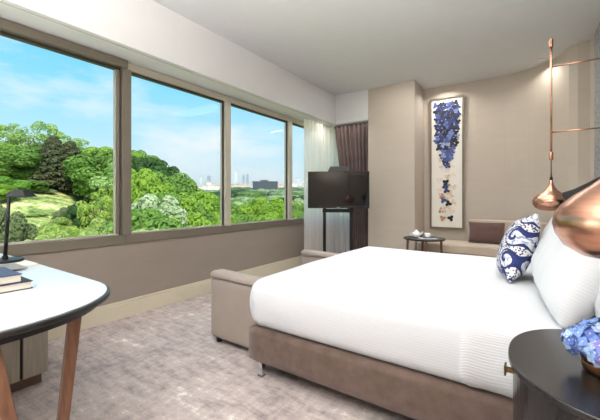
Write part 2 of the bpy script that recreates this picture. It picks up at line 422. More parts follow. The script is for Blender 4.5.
# windows: one fixed light per bay
mull = [-2.0, -.84, .32, 1.477, 2.616, 3.795, 4.95]
XG = XW-.055
for n, (a, b) in enumerate(zip(mull, mull[1:])):
    y0, y1 = a*H, b*H
    nm = 'window_%d' % (n+1)
    w = empty(nm, (XW, (y0+y1)/2, SILL)); w['kind'] = 'structure'
    ym = (y0+y1)/2
    Y0, Y1 = y0-ym, y1-ym
    h = HEAD-SILL
    # outer frame: sill rail, head rail, mullion on the far side (local coordinates)
    bx = [(-.05, .012, Y0, Y1, 0, .085), (-.05, .055 if n < 3 else .02, Y0, Y1, h-.07, h)]
    mb = (-.05, .035, Y1-.042, Y1+.042, .085, h-.07)
    if n < 3:
        mesh_obj('frame', B(*(bx[:1]+([mb] if n == 2 else [mb]))), M['frame'], w, bevel=.003)
        mesh_obj('head_rail', B(bx[1]), M['frame' if n < 3 else 'frame_pale'], w, bevel=.003)
    else:
        mesh_obj('frame', B(bx[0]), M['frame'], w, bevel=.003)
        mesh_obj('head_rail', B(bx[1]), M['frame_pale'], w, bevel=.003)
        mesh_obj('mullion', B(mb), M['frame_pale'], w, bevel=.003)  # metal reflection put into a paler base colour
    e = .043
    gb = [(-.045, -.004, Y0+e, Y0+e+.012, .085, h-.07), (-.045, -.004, Y1-e-.012, Y1-e, .085, h-.07), (-.045, -.004, Y0+e, Y1-e, h-.092, h-.0705)]
    mesh_obj('gasket', B(*gb), M['frame_dark'], w)
    lb = [(-.045, -.02, Y0+e+.012, Y0+e+.020, .1, h-.092), (-.045, -.02, Y1-e-.021, Y1-e-.0125, .1, h-.092), (-.045, -.01, Y0+e, Y1-e, .0855, .1)]
    if n == 2:   # the nearest bay has a deeper sash frame
        lb[1] = (-.045, -.01, Y1-e-.044, Y1-e-.0365, .1, h-.0925)
    if n == 2: mesh_obj('sash', B((-.045, .008, Y1-e-.036, Y1-e-.0125, .1, h-.0925)), M['frame'], w, bevel=.002)
    mesh_obj('glazing_bead', B(*lb), M['frame_light'], w, bevel=.002)
    mesh_obj('pane', B((-.038, -.032, Y0+e+.002, Y1-e-.002, .09, h-.072)), M['glass'], w)

# recessed ceiling fittings
for (x, y), nm, lab in (((.106, 4.72), 'ceiling_spotlight', 'small recessed ceiling spotlight near the curved wall'),
                   ((-.97, 4.85), 'ceiling_spotlight', 'small recessed ceiling spotlight above the framed artwork')):
    t = empty(nm, (x*H, y*H, ZC)); tag(t, lab, 'ceiling light', 'recessed ceiling spotlights')
    bm = bmesh.new(); lathe(bm, [(.026, -.001), (.045, -.001), (.047, -.006), (.03, -.009), (.026, -.004)], 24)
    mesh_obj('trim_ring', bm, M['paint'], t, smooth=True)
    bm = bmesh.new(); lathe(bm, [(0, -.0035), (.027, -.003)], 20)
    mesh_obj('lens', bm, M['white_ceramic'], t)

# ------------------------------------------------------------------ bed
bed = empty('bed', P(-.4, 2.215, 0)); bo = bed.location
tag(bed, 'large double bed with white linen, brown upholstered base and chrome feet', 'bed')
def L(bmh):   # shift a mesh built in room coordinates into the bed's frame
    bmesh.ops.translate(bmh, verts=bmh.verts, vec=-bo); return bmh
bx0, bx1, by0, by1 = -1.32*H, .47*H, 1.395*H, 3.035*H
mesh_obj('base', L(rbox(bx0, bx1, by0, by1, .096, .302, .014, (30, 30, 6))), M['base_fabric'], bed, smooth=True)
for x in (bx0+.085, bx1-.12):
    for y in (by0+.035, by1-.035):
        bm = B((-.017, .017, -.017, .017, .008, .097), (-.021, .021, -.021, .021, 0, .008))
        mesh_obj('leg', bm, M['chrome'], bed, bevel=.002, loc=Vector((x, y, 0))-bo)
mz0, mz1 = .30, .605
def soft(p, amp=1):
    # crown the top, puff the sides and add wrinkles
    u = (p.x-bx0)/(bx1-bx0); v = (p.y-by0)/(by1-by0); t = (p.z-mz0)/(mz1-mz0)
    side = math.sin(PI*min(1, max(0, t)))
    q = p.copy()
    q.z += .012*math.sin(PI*max(0, min(1, v)))*t + .006*noise.noise(Vector((p.x*2.2, p.y*2.2, 1)))*t
    ox = (p.x-(bx0+bx1)/2)/((bx1-bx0)/2); oy = (p.y-(by0+by1)/2)/((by1-by0)/2)
    w = .012*noise.noise(Vector((p.x*4, p.y*4, p.z*3)))
    if abs(oy) > .93: q.y += math.copysign(.022*side+w*side, oy)
    if abs(ox) > .96 and ox < 0: q.x -= .02*side+w*side
    return q
mesh_obj('mattress', L(rbox(bx0+.012, bx1, by0+.016, by1-.016, mz0, mz1, .062, (90, 80, 16), soft)), M['duvet'], bed, smooth=True)
def soft2(p):
    q = soft(p)
    if p.y < by0+.1: q.x += .006*math.sin(p.z*14)
    # gentle vertical drape folds on the near side
    if p.y < by0+.09 and p.z < mz1-.08: q.y += .006*math.sin(p.x*38+noise.noise(Vector((p.x*3, 0, p.z*2)))*3)*(1-(p.z-mz0)/(mz1-mz0))
    else: q.z += .0035*noise.noise(Vector((p.x*9, p.y*3, 2)))
    return q
mesh_obj('bedspread', L(rbox(-.245*H, bx1-.01, by0+.004, by1-.004, mz0+.004, mz1+.013, .068, (70, 80, 16), soft2)), M['ribbed'], bed, smooth=True)['label'] = 'ribbed white bedspread band'
# raised hem of the bedspread
# headboard with two low wings that rise towards the wall
bm = bmesh.new(); abox(bm, .475*H, .525*H, 1.345*H, 3.13*H, 0.02, 1.2*H)
mesh_obj('headboard', L(bm), M['dark_leather'], bed, bevel=.02, seg=3)
for y in (1.345*H, 3.10*H):
    bm = bmesh.new()
    prof = [(.475, .08), (.36, .08), (.31, .70), (.255, .90), (.195, 1.015), (.19, 1.038), (.26, 1.065), (.34, 1.112), (.475, 1.20)]
    a = [bm.verts.new((x*H, y, z*H)) for x, z in prof]; b = [bm.verts.new((x*H, y+.045, z*H)) for x, z in prof]
    n = len(prof)
    for i in range(n): bm.faces.new((a[i], a[(i+1) % n], b[(i+1) % n], b[i]))
    bm.faces.new(a); bm.faces.new(b)
    mesh_obj('headboard_wing', L(bm), M['dark_leather'], bed, bevel=.008)

def put_pillow(name, w, h, t, loc, tilt, rz, mat, lab, seed, cat='pillow', group=None, roll=0, flange=0, **kw):
    """stands on its long edge and leans back by tilt from the vertical"""
    bm = pillow(w, h, t, seed=seed, **kw)
    bmesh.ops.translate(bm, verts=bm.verts, vec=(0, h/2, 0))
    if name == 'patterned_cushion':
        bmesh.ops.translate(bm, verts=bm.verts, vec=(0, -h/2, 0))
        bmesh.ops.rotate(bm, verts=bm.verts, cent=(0, 0, 0), matrix=Matrix.Rotation(roll, 3, 'Z'))
        bmesh.ops.translate(bm, verts=bm.verts, vec=(0, h/2*1.0, 0))
    # local: X across, Y up, Z facing the foot of the bed
    R = Matrix.Rotation(rz, 3, 'Z') @ Matrix(((0, 0, -1), (-1, 0, 0), (0, 1, 0))) 
    Rt = Matrix.Rotation(rz, 3, 'Z') @ Matrix.Rotation(tilt, 3, 'Y') @ Matrix.Rotation(-rz, 3, 'Z')
    o = mesh_obj(name, bm, mat, smooth=True, loc=loc)
    o.rotation_euler = (Rt @ R).to_euler()
    tag(o, lab, cat, group); return o
zt = mz1+.012
put_pillow('pillow', .98, .66, .18, (.215*H, 1.76*H, zt), .24, .02, M['pillow'], 'tall white pillow behind, nearest the dark round nightstand', 1, pinch=.03, flat=4, group='white pillows on the bed')
put_pillow('pillow', .92, .62, .18, (.28*H, 2.72*H, zt), .24, 0, M['pillow'], 'tall white pillow behind, on the far side of the bed', 4, group='white pillows on the bed')
put_pillow('pillow', 1.08, .54, .25, (.070*H, 1.93*H, zt), .42, .045, M['pillow'], 'broad white pillow leaning in front, just below the large copper pendant', 7, pinch=.025, flat=4, group='white pillows on the bed')
put_pillow('pillow', .72, .44, .20, (.12*H, 2.78*H, zt), .40, 0, M['pillow'], 'white pillow leaning in front, farthest from the nightstand', 9, group='white pillows on the bed')
put_pillow('patterned_cushion', .43, .42, .17, (-.118*H, 2.20*H, zt-.002), .33, .12, M['paisley'], 'blue and white paisley square cushion leaning on the bed pillows', 3, cat='cushion', roll=.12, pinch=.10)

# ------------------------------------------------------------------ foot bench
bn = empty('bench', P(-1.58, 2.15, 0)); bo2 = bn.location
tag(bn, 'taupe upholstered bench with padded arms at the foot of the bed', 'bench')
def L2(b): bmesh.ops.translate(b, verts=b.verts, vec=-bo2); return b
ax0, ax1 = -1.815*H, -1.375*H
for ya, yb in ((1.545*H, 1.655*H), (2.645*H, 2.755*H)):
    mesh_obj('arm', L2(rbox(ax0, ax1, ya, yb, .055, .50, .018, (16, 8, 16))), M['bench_fabric'], bn, smooth=True)
    mesh_obj('arm_pad', L2(rbox(ax0-.006, ax1, ya-.008, yb+.008, .497, .56, .03, (24, 12, 10),
             lambda p: p+Vector((0, 0, -.018*max(0, (p.x-ax0)/(ax1-ax0))*(p.z > .52))))), M['bench_fabric'], bn, smooth=True)
mesh_obj('seat_base', L2(rbox(ax0+.03, ax1, 1.656*H, 2.644*H, .07, .27, .012, (10, 20, 6))), M['bench_fabric'], bn, smooth=True)
mesh_obj('seat_cushion', L2(rbox(ax0+.02, ax1, 1.660*H, 2.640*H, .272, .36, .03, (14, 24, 8))), M['bench_fabric'], bn, smooth=True)
for x in (ax0+.035, ax1-.035):
    for y in (1.60*H, 2.70*H):
        bm = bmesh.new(); lathe(bm, [(.014, 0), (.022, .005), (.024, .057)], 16)
        mesh_obj('leg', bm, M['black'], bn, smooth=True, loc=Vector((x, y, 0))-bo2)

# ------------------------------------------------------------------ nightstand by the near side of the bed
nx, ny, rx, ry, nt = .22*H, 1.056*H, .268*H, .270*H, .60*H
def dshape(off=0, n=40, back=.50*H):
    q = []
    for k in range(n+1):
        a = PI/2+PI*k/n; ca, sa = math.cos(a), math.sin(a)
        e = .88
        q.append((nx+math.copysign(abs(ca)**e, ca)*(rx-off), ny+math.copysign(abs(sa)**e, sa)*(ry-off)))
    return q+[(back, ny-(ry-off)), (back, ny+(ry-off))]
ns = empty('nightstand', (nx, ny, 0)); no = ns.location
tag(ns, 'dark espresso rounded nightstand with brass pull at the bedside', 'nightstand')
def L3(b): bmesh.ops.translate(b, verts=b.verts, vec=-no); return b
bm = bmesh.new(); prism(bm, dshape(0), nt-.018, nt); mesh_obj('top', L3(bm), M['night'], ns, bevel=.005, seg=3)
bm = bmesh.new(); prism(bm, dshape(.012), .07, nt-.0185); mesh_obj('body', L3(bm), M['night'], ns, bevel=.003)
bm = bmesh.new(); prism(bm, dshape(.05), 0, .07); mesh_obj('plinth', L3(bm), M['black'], ns)
# drawer pull, a little brass tab on the curved front
bm = bmesh.new(); abox(bm, -.050*H, -.03*H, .965*H, .980*H, .571*H, .581*H); abox(bm, -.053*H, -.048*H, .958*H, .987*H, .564*H, .588*H)
mesh_obj('drawer_pull', L3(bm), M['brass'], ns, bevel=.002)
# bowl with hydrangeas
px, py = .142*H, 1.02*H
bw = empty('flower_bowl', (px, py, nt)); tag(bw, 'hammered copper bowl on the nightstand, holding blue hydrangeas', 'vase')
bm = bmesh.new(); lathe(bm, [(0, .001), (.042, .001), (.046, .006), (.049, .022), (.0485, .026), (.0475, .028), (.0485, .031), (.056, .05), (.060, .066), (.0565, .0665), (.052, .045), (.044, .012), (0, .010)], 40)
mesh_obj('bowl', bm, M['hammered'], bw, smooth=True)
petals = [plain('hydrangea_petal_'+c, srgb(*v), .6, vary=.12, vscale=30) for c, v in
          (('blue', (128, 160, 226)), ('pale_blue', (176, 202, 238)), ('violet', (136, 120, 206)), ('deep_blue', (90, 118, 196)), ('cream_centre', (222, 226, 170)))]
random.seed(11)
heads = [((-.022, -.02, .080), .043), ((.03, .02, .082), .043), ((-.016, .040, .078), .040), ((.034, -.034, .078), .040), ((-.050, .012, .066), .034), ((-.01, -.052, .068), .033), ((.0, .005, .096), .038)]
hyd = [('blue hydrangea bloom at the window side of the copper bowl', 0), ('blue hydrangea bloom at the wall side of the copper bowl', 1), ('blue hydrangea bloom at the bed side of the copper bowl', 2), ('violet hydrangea bloom at the near side of the copper bowl', 3)]
bq = empty('hydrangea_bouquet', (px, py, nt+.07)); tag(bq, 'bunch of blue and violet hydrangea blooms in the hammered copper bowl', 'flowers')
for (hx, hy, hz), hr in heads:
    bm = bmesh.new()
    for k in range(46):
        zc = 1-1.75*(k+.5)/46; rr = math.sqrt(max(0, 1-zc*zc)); a = k*2.39996
        nrm = Vector((rr*math.cos(a), rr*math.sin(a), zc)); c = nrm*hr*random.uniform(.9, 1.08)
        t1 = nrm.orthogonal().normalized(); t1 = Matrix.Rotation(random.uniform(0, 6), 3, nrm) @ t1; t2 = nrm.cross(t1)
        mi = random.choice((0, 0, 0, 1, 1, 3) if hy > -.04 else (0, 2, 2, 1))
        s = .0125
        for d in range(4):
            u = t1*math.cos(d*PI/2)+t2*math.sin(d*PI/2); w = nrm.cross(u)
            v = [bm.verts.new(c+q) for q in (nrm*.001, u*s*.6+w*s*.55+nrm*.002, u*s*1.15+nrm*.0045*random.uniform(.3, 1.2), u*s*.6-w*s*.55+nrm*.002)]
            bm.faces.new(v).material_index = mi
        v = [bm.verts.new(c+nrm*.003+(t1*math.cos(d*PI/3)+t2*math.sin(d*PI/3))*.0022) for d in range(6)]
        bm.faces.new(v).material_index = 4
    core = bmesh.ops.create_icosphere(bm, subdivisions=2, radius=hr*.86)
    for f in bm.faces:
        if len(f.verts) == 3: f.material_index = 3
    mesh_obj('bloom', bm, petals, bq, loc=(hx, hy, hz-.07))
bm = bmesh.new()
for (hx, hy, hz), hr in heads: tube(bm, [(hx*.3, hy*.3, -.055), (hx, hy, hz-.075)], .0025, 6)
mesh_obj('stems', bm, LEAF['mid'], bq)

# ------------------------------------------------------------------ pendant lamps
def pendant(xx, yy, zb, lab, labb):
    g = empty('pendant_lamp', P(xx, yy, zb)); o0 = g.location
    tag(g, lab, 'pendant lamp', 'copper bedside pendant lamps')
    h = .24*H
    prof = [(.0, .004), (.045, .0), (.088, .006), (.118, .026), (.134, .052), (.140, .076), (.137, .096), (.124, .118), (.098, .142), (.068, .164), (.044, .186), (.028, .210), (.018, .238), (.013, .262), (.012, .272), (0, .273)]
    bm = bmesh.new(); lathe(bm, prof, 56); mesh_obj('shade', bm, M['copper'], g, smooth=True)
    bm = bmesh.new(); lathe(bm, [(0, .27), (.0125, .27), (.0125, .292), (.006, .30), (.005, .33), (0, .33)], 16); mesh_obj('socket_cap', bm, M['black'], g, smooth=True)
    bm = bmesh.new(); tube(bm, [(0, 0, .32), (0, 0, .47)], .004, 8); mesh_obj('cord', bm, M['black'], g)
    rod = empty('pendant_bracket', P(xx, yy, 1.30)); r0 = rod.location
    tag(rod, labb, 'lamp bracket', 'copper wall brackets of the pendant lamps')
    bm = bmesh.new(); tube(bm, [(0, 0, .01), (0, 0, (2.25-1.30)*H)], .0085, 16); mesh_obj('rod', bm, M['copper'], rod, smooth=True)
    for z in (0, (2.25-1.30)*H-.066):
        bm = bmesh.new(); lathe(bm, [(.004, 0), (.0145, 0), (.0155, .003), (.0155, .068), (.0145, .071), (.004, .071)], 24); mesh_obj('collar', bm, M['copper'], rod, smooth=True, loc=(0, 0, z))
    for z in (1.52, 2.035):
        bm = bmesh.new(); tube(bm, [(0.006, 0, 0), ((.52-xx)*H, 0, 0)], .0065, 12); mesh_obj('arm', bm, M['copper'], rod, smooth=True, loc=(0, 0, (z-1.30)*H))
        bm = bmesh.new(); tube(bm, [((.505-xx)*H, 0, 0), ((.529-xx)*H, 0, 0)], .03, 24); mesh_obj('wall_plate', bm, M['copper'], rod, smooth=False, loc=(0, 0, (z-1.30)*H), bevel=.003)
pendant(.138, 3.30, .90, 'copper teardrop pendant lamp on the far side of the bed, seen whole', 'slim copper ladder bracket carrying the far pendant lamp')
pendant(.163, .893, .880, 'large copper teardrop pendant lamp hanging close above the near pillow', 'copper bracket carrying the near pendant lamp')

# ------------------------------------------------------------------ desk
dz = .67*H
dk = empty('desk', P(-1.8, .30, 0)); d0 = dk.location
tag(dk, 'long desk with rounded end, pale top, black edge and splayed wooden legs', 'desk')
def L4(b): bmesh.ops.translate(b, verts=b.verts, vec=-d0); return b
def deskshape(off):
    q = []; cxx = -1.42; yy = .255; a_, b_ = .345, .39
    q += [(-2.60, yy+b_), ]
    for k in range(33):
        a = PI/2-PI*k/32; ca, sa = math.cos(a), math.sin(a); e = .9
        q.append((cxx+abs(ca)**e*a_, yy+math.copysign(abs(sa)**e, sa)*b_))
    q += [(-2.60, yy-b_)]
    mx, my = -1.85, yy
    out = []
    for x, y in q:
        d = Vector((x-mx, y-my)); out.append(((x-off*(1 if x > mx else -1)*abs(d.x)/.8)*H, (y-off*math.copysign(1, d.y)*min(1, abs(d.y)/b_))*H))
    return out
bm = bmesh.new(); prism(bm, deskshape(.010), dz-.004, dz); mesh_obj('top', L4(bm), M['desk_top'], dk)
bm = bmesh.new()
a = deskshape(0); b = deskshape(.030)
prism(bm, a, dz-.022, dz-.0042)
mesh_obj('top_edge', L4(bm), M['desk_edge'], dk, bevel=.005)
bm = bmesh.new(); prism(bm, b, dz-.048, dz-.0225); mesh_obj('underframe', L4(bm), M['desk_edge'], dk)
zt2 = (dz-.048)
for (tx, ty), (bx_, by_) in (((-1.195, .47), (-1.15, .385)), ((-1.12, .25), (-1.08, .355)), ((-1.35, -.02), (-1.30, .06)), ((-2.45, .55), (-2.40, .47)), ((-2.45, -.05), (-2.40, .03))):
    bm = bmesh.new(); bar(bm, (tx*H, ty*H, zt2), (bx_*H, by_*H, 0), (.038, .028), (.026, .022), (0, 1, 0)); mesh_obj('leg', L4(bm), M['leg_wood'], dk, bevel=.003)
# cabinet under the desk
cb = empty('desk_cabinet', P(-2.4, .42, 0)); c0 = cb.location
tag(cb, 'grey oak veneer cabinet standing under the desk by the window wall', 'cabinet')
def L5(b): bmesh.ops.translate(b, verts=b.verts, vec=-c0); return b
mesh_obj('body', L5(B((-2.62*H, -2.155*H, .14*H, .715*H, .065*H, .605*H))), M['grey_oak'], cb, bevel=.002)
for (ya, yb) in ((.145, .592), (.606, .713)):
    o = mesh_obj('door', L5(B((-2.154*H, -2.14*H, ya*H, yb*H, .067*H, .60*H))), M['grey_oak'], cb, bevel=.0015)
mesh_obj('door_gap', L5(B((-2.1545*H, -2.150*H, .592*H, .606*H, .070*H, .60*H))), M['black'], cb)
mesh_obj('plinth', L5(B((-2.60*H, -2.19*H, .16*H, .70*H, 0, .065*H))), M['charcoal'], cb)

def book(name, x0, x1, y0, y1, z, th, mat, lab):
    b = empty(name, ((x0+x1)/2, (y0+y1)/2, z)); tag(b, lab, 'book', 'hardback books on the desk'); o0 = b.location
    c = .0028
    bm = B((x0, x1, y0, y1, z, z+c), (x0, x1, y0, y1, z+th-c, z+th), (x0, x0+c, y0, y1, z+c, z+th-c))
    bmesh.ops.translate(bm, verts=bm.verts, vec=-o0); mesh_obj('cover', bm, mat, b, bevel=.0008)
    bm = B((x0+c+.0002, x1-.006, y0+.005, y1-.005, z+c+.0001, z+th-c-.0001)); bmesh.ops.translate(bm, verts=bm.verts, vec=-o0); mesh_obj('pages', bm, M['book_page'], b)
book('book', -1.73*H, -1.50*H, .10*H, .4535*H, dz, .031, M['book_dark'], 'charcoal hardback book, lower one of the stack on the desk')
book('book', -1.72*H, -1.505*H, .09*H, .425*H, dz+.0312, .033, M['book_navy'], 'navy hardback book, upper one of the stack on the desk')
o = mesh_obj('leather_folder', B((-2.30*H, -1.99*H, .42*H, .625*H, dz, dz+.009)), M['folder'], bevel=.003); tag(o, 'cream leather folder lying by the desk lamp', 'folder')
o = mesh_obj('notepad', B((-2.08*H, -1.90*H, .40*H, .555*H, dz+.0092, dz+.0135)), M['folder_grey'], bevel=.001); tag(o, 'small grey notepad in front of the desk lamp', 'notepad')
o.location.z = 0
# desk lamp
lx, ly = -2.185*H, .545*H
lp = empty('desk_lamp', (lx, ly, dz+.009)); tag(lp, 'black metal desk lamp with a small angular shade', 'lamp')
bm = bmesh.new(); lathe(bm, [(0, 0), (.082, 0), (.084, .003), (.084, .011), (.080, .014), (0, .0145)], 48); mesh_obj('base', bm, M['black'], lp, smooth=False, bevel=.001)
bm = bmesh.new(); lathe(bm, [(0, .014), (.014, .014), (.014, .034), (0, .036)], 20); mesh_obj('pivot', bm, M['black'], lp)
dirx = Vector((.8236, .567, 0))     # the lamp head reaches to the right
bm = bmesh.new(); top = dirx*.024+Vector((0, 0, .388)); tube(bm, [(0, 0, .02), top], [.010, .0085], 10)
tube(bm, [top+Vector((0, 0, .0)), top+Vector((0, 0, .008))+dirx*.01, top+dirx*.05+Vector((0, 0, .012))], .006, 10); mesh_obj('stem', bm, M['black'], lp, smooth=True)
bm = bmesh.new()
side = Vector((-.567, .8236, 0))
hc = top+dirx*.070
for zz, w1, w2 in ((.012, .030, .022), (-.016, .060, .042)): pass
r0 = [bm.verts.new(hc+dirx*sx*.026+side*sy*.024+Vector((0, 0, .020))) for sx, sy in ((-1, -1), (1, -1), (1, 1), (-1, 1))]
r1 = [bm.verts.new(hc+dirx*sx*.056+side*sy*.044+Vector((0, 0, -.020))) for sx, sy in ((-1, -1), (1, -1), (1, 1), (-1, 1))]
for k in range(4): bm.faces.new((r0[k], r0[(k+1) % 4], r1[(k+1) % 4], r1[k]))
bm.faces.new(r0); bm.faces.new(r1)
mesh_obj('shade', bm, M['black'], lp, bevel=.002)

# ------------------------------------------------------------------ television on its floor stand
tx_, ty_ = -2.03*H, 3.82*H
face = math.atan2(.567, -.8236)    # screen turned to the bed head
tv = empty('television', (tx_, ty_, 1.105*H), math.radians(34.5-4)); tag(tv, 'flat black television with glossy dark screen, facing the bed', 'television')
w2, h2 = .88/2, .265
mesh_obj('housing', B((-w2, w2, -.005, .045, -h2, h2), (-w2*.6, w2*.6, .045, .075, -h2*.6, h2*.6)), M['black_plastic'], tv, bevel=.006)
fr = .016
mesh_obj('bezel', B((-w2, w2, -.014, -.005, h2-fr, h2), (-w2, w2, -.014, -.005, -h2, -h2+.026), (-w2, -w2+fr, -.014, -.005, -h2+.026, h2-fr), (w2-fr, w2, -.014, -.005, -h2+.026, h2-fr)), M['black_plastic'], tv, bevel=.001)
mesh_obj('screen', B((-w2+fr, w2-fr, -.009, -.0052, -h2+.026, h2-fr)), M['screen'], tv)
mesh_obj('badge', B((-.022, .022, -.0155, -.0142, -h2+.009, -h2+.015)), M['frame_light'], tv)
st = empty('television_stand', (tx_, ty_, 0), math.radians(34.5-4)); tag(st, 'tall black two-post television floor stand', 'tv stand')
for x in (-.20, .19):
    mesh_obj('post', B((x-.022, x+.022, .085, .135, .02, 1.2*H)), M['black'], st, bevel=.003)
mesh_obj('crossbar', B((-.23, .22, .08, .14, 1.105*H-h2-.065, 1.105*H-h2-.012)), M['black'], st, bevel=.003)
mesh_obj('mount_plate', B((-.22, .21, .076, .0845, .95*H, 1.2*H)), M['black'], st)
mesh_obj('base', B((-.36, .35, -.12, .30, 0, .02)), M['black'], st, bevel=.004)
cm = empty('set_top_box', (0, 0, 0)); tag(cm, 'small black sloped box sitting on top of the television', 'device')
cm.location = (tx_, ty_, 1.105*H+h2); cm.rotation_euler = (0, 0, math.radians(30.5))
bm = bmesh.new()
a = [bm.verts.new(q) for q in ((-.155, -.005, 0), (.155, -.005, 0), (.155, .1, 0), (-.155, .1, 0))]; b = [bm.verts.new(q) for q in ((-.115, .015, .075), (.115, .015, .075), (.115, .09, .075), (-.115, .09, .075))]
for k in range(4): bm.faces.new((a[k], a[(k+1) % 4], b[(k+1) % 4], b[k]))
bm.faces.new(a); bm.faces.new(b)
mesh_obj('casing', bm, M['black_plastic'], cm, bevel=.006)
mesh_obj('front_slot', B((-.07, .07, -.001, .003, .004, .012)), M['black'], cm)

# ------------------------------------------------------------------ curtains
def cloth(name, path, z0, z1, folds, amp, mat, lab, shape=None, th=.003):
    """path(s)->(x,y) with s in 0..1; folds waves; shape(s,t)->s' squeezes the cloth sideways with height"""
    bm = bmesh.new(); NU, NV = folds*12, 26; G = []
    for j in range(NV+1):
        t = j/NV; row = []
        for i in range(NU+1):
            s = i/NU; s2 = shape(s, t) if shape else s
            x, y = path(s2); x2, y2 = path(min(1, s2+.01)); x1, y1 = path(max(0, s2-.01))
            d = Vector((x2-x1, y2-y1)).normalized(); nrm = Vector((-d.y, d.x))
            ph = s*folds*2*PI + .9*noise.noise(Vector((s*9, t*1.3, 0)))
            a = amp*(1+.35*noise.noise(Vector((s*7, 3, t))))*(math.sin(ph)+.3*math.sin(2.3*ph+1))
            row.append(bm.verts.new((x+nrm.x*a, y+nrm.y*a, z0+(z1-z0)*t)))
        G.append(row)
    for j in range(NV):
        for i in range(NU): bm.faces.new((G[j][i], G[j][i+1], G[j+1][i+1], G[j+1][i]))
    o = mesh_obj(name, bm, mat, smooth=True)
    if th:
        m = o.modifiers.new('solid', 'SOLIDIFY'); m.thickness = th
    return tag(o, lab, 'curtain')
cloth('sheer_curtain', lambda s: (-2.655*H, (3.98+.80*s)*H), .012, ZS+.0, 7, .034, M['sheer'], 'white sheer curtain gathered at the end of the window wall', th=0)
cloth('sheer_curtain', lambda s: ((-2.73+.80*s)*H, 4.90*H), .012, ZS+.0, 8, .030, M['sheer'], 'white sheer curtain hanging behind the television', th=0)
def sweep(s, t):
    # right edge stays put, left edge swings right towards the tie at mid height
    zz = .012+(ZS-.012)*t
    k = max(0, min(1, (zz-.72*H)/(ZS-.72*H)))
    left = .46*(1-k**.55)
    return left+(1-left)*s
cloth('drape', lambda s: ((-2.57+.655*s)*H, 4.70*H), .012, ZS+.0, 9, .022, M['drape'], 'plum brown blackout drape swept aside behind the television', sweep, th=.004)

# ------------------------------------------------------------------ banquette along the back wall
bqx = [(-1.24, 4.98), (-.9, 4.985), (-.6, 4.99), (-.35, 4.985), (-.12, 4.94), (.06, 4.82), (.19, 4.66), (.27, 4.46)]
def inset(pts, d):
    out = []
    for i, p in enumerate(pts):
        a = Vector(pts[max(0, i-1)]); b = Vector(pts[min(len(pts)-1, i+1)]); t = (b-a).normalized(); n = Vector((t.y, -t.x))
        out.append((p[0]+n.x*d, p[1]+n.y*d))
    return out
bk = empty('banquette', P(-.5, 4.8, 0)); k0 = bk.location
tag(bk, 'long beige upholstered banquette following the curved back wall', 'sofa')
def L6(b): bmesh.ops.translate(b, verts=b.verts, vec=-k0); return b
def strip(pts, d0, d1, z0, z1):
    a = inset(pts, d0); b = inset(pts, d1); bm = bmesh.new(); prism(bm, [(x*H, y*H) for x, y in a+b[::-1]], z0*H, z1*H); return bm
mesh_obj('base', L6(strip(bqx, .02, .46, .03, .30)), M['sofa_fabric'], bk, bevel=.01)
mesh_obj('seat', L6(strip(bqx, .02, .48, .302, .425)), M['sofa_fabric'], bk, bevel=.03, seg=4)
mesh_obj('back_cushion', L6(strip([(-.665, 4.985), (-.45, 4.985), (-.202, 4.965)], .01, .11, .428, .72)), M['sofa_fabric'], bk, bevel=.025, seg=4)
mesh_obj('back_cushion', L6(strip([(-.190, 4.962), (-.05, 4.90), (.08, 4.80), (.19, 4.66)], .01, .11, .428, .72)), M['sofa_fabric'], bk, bevel=.025, seg=4)
for (x, y) in ((-1.2, 4.6), (-.5, 4.6), (-.2, 4.55)):
    bm = bmesh.new(); lathe(bm, [(.018, 0), (.022, .035)], 12, x*H, y*H); mesh_obj('leg', L6(bm), M['black'], bk)
o = put_pillow('lumbar_cushion', .46, .30, .13, (-.455*H, 4.80*H, .432*H), 0, 0, M['brown_cushion'], 'mauve brown rectangular cushion on the banquette', 2, cat='cushion', pinch=.06)
o.rotation_euler = (Matrix.Rotation(.04, 3, 'Z') @ Matrix(((1, 0, 0), (0, 0, -1), (0, 1, 0))) @ Matrix.Rotation(-.22, 3, 'X')).to_euler()

# side table with the tea things
tz = .512*H
s_ = empty('side_table', P(-1.07, 4.24, 0)); tag(s_, 'round dark side table carrying the tea things, between bed and banquette', 'table')
bm = bmesh.new(); lathe(bm, [(0, tz-.022), (.262, tz-.022), (.272, tz-.016), (.272, tz-.003), (.268, tz), (0, tz)], 56); mesh_obj('top', bm, M['desk_edge'], s_, bevel=0)
for k in range(4):
    a = math.radians(200+90*k); c_, s2 = math.cos(a), math.sin(a)
    bm = bmesh.new(); bar(bm, (.215*c_, .215*s2, tz-.022), (.235*c_, .235*s2, 0), (.032, .022), (.032, .022), (c_, s2, 0)); mesh_obj('leg', bm, M['leg_wood'], s_, bevel=.003)
bx_, by_ = -1.07*H, 4.24*H
R = Vector((.8236, .567, 0)); F = Vector((-.567, .8236, 0)); tc = Vector((bx_, by_, tz))
def at_(r, f, z=0): return tc+R*r+F*f+Vector((0, 0, z))
pot = empty('teapot', at_(-.085, .06)); tag(pot, 'small white porcelain teapot on the round side table', 'teapot')
bm = bmesh.new(); lathe(bm, [(0, 0), (.032, 0), (.035, .004), (.052, .025), (.056, .045), (.048, .068), (.034, .080), (0, .081)], 32); mesh_obj('body', bm, M['white_ceramic'], pot, smooth=True)
bm = bmesh.new(); lathe(bm, [(.034, .0795), (.028, .088), (.012, .094), (.006, .097), (.009, .104), (.006, .110), (0, .112)], 24); mesh_obj('lid', bm, M['white_ceramic'], pot, smooth=True)
bm = bmesh.new(); tube(bm, [R*.045+Vector((0, 0, .03)), R*.07+Vector((0, 0, .05)), R*.088+Vector((0, 0, .078))], [.014, .009, .006], 12); mesh_obj('spout', bm, M['white_ceramic'], pot, smooth=True)
bm = bmesh.new(); tube(bm, [-R*(.05+.034*math.sin(PI*k/8))+Vector((0, 0, .022+.044*k/8)) for k in range(9)], .005, 8); mesh_obj('handle', bm, M['white_ceramic'], pot, smooth=True)
mgz = []
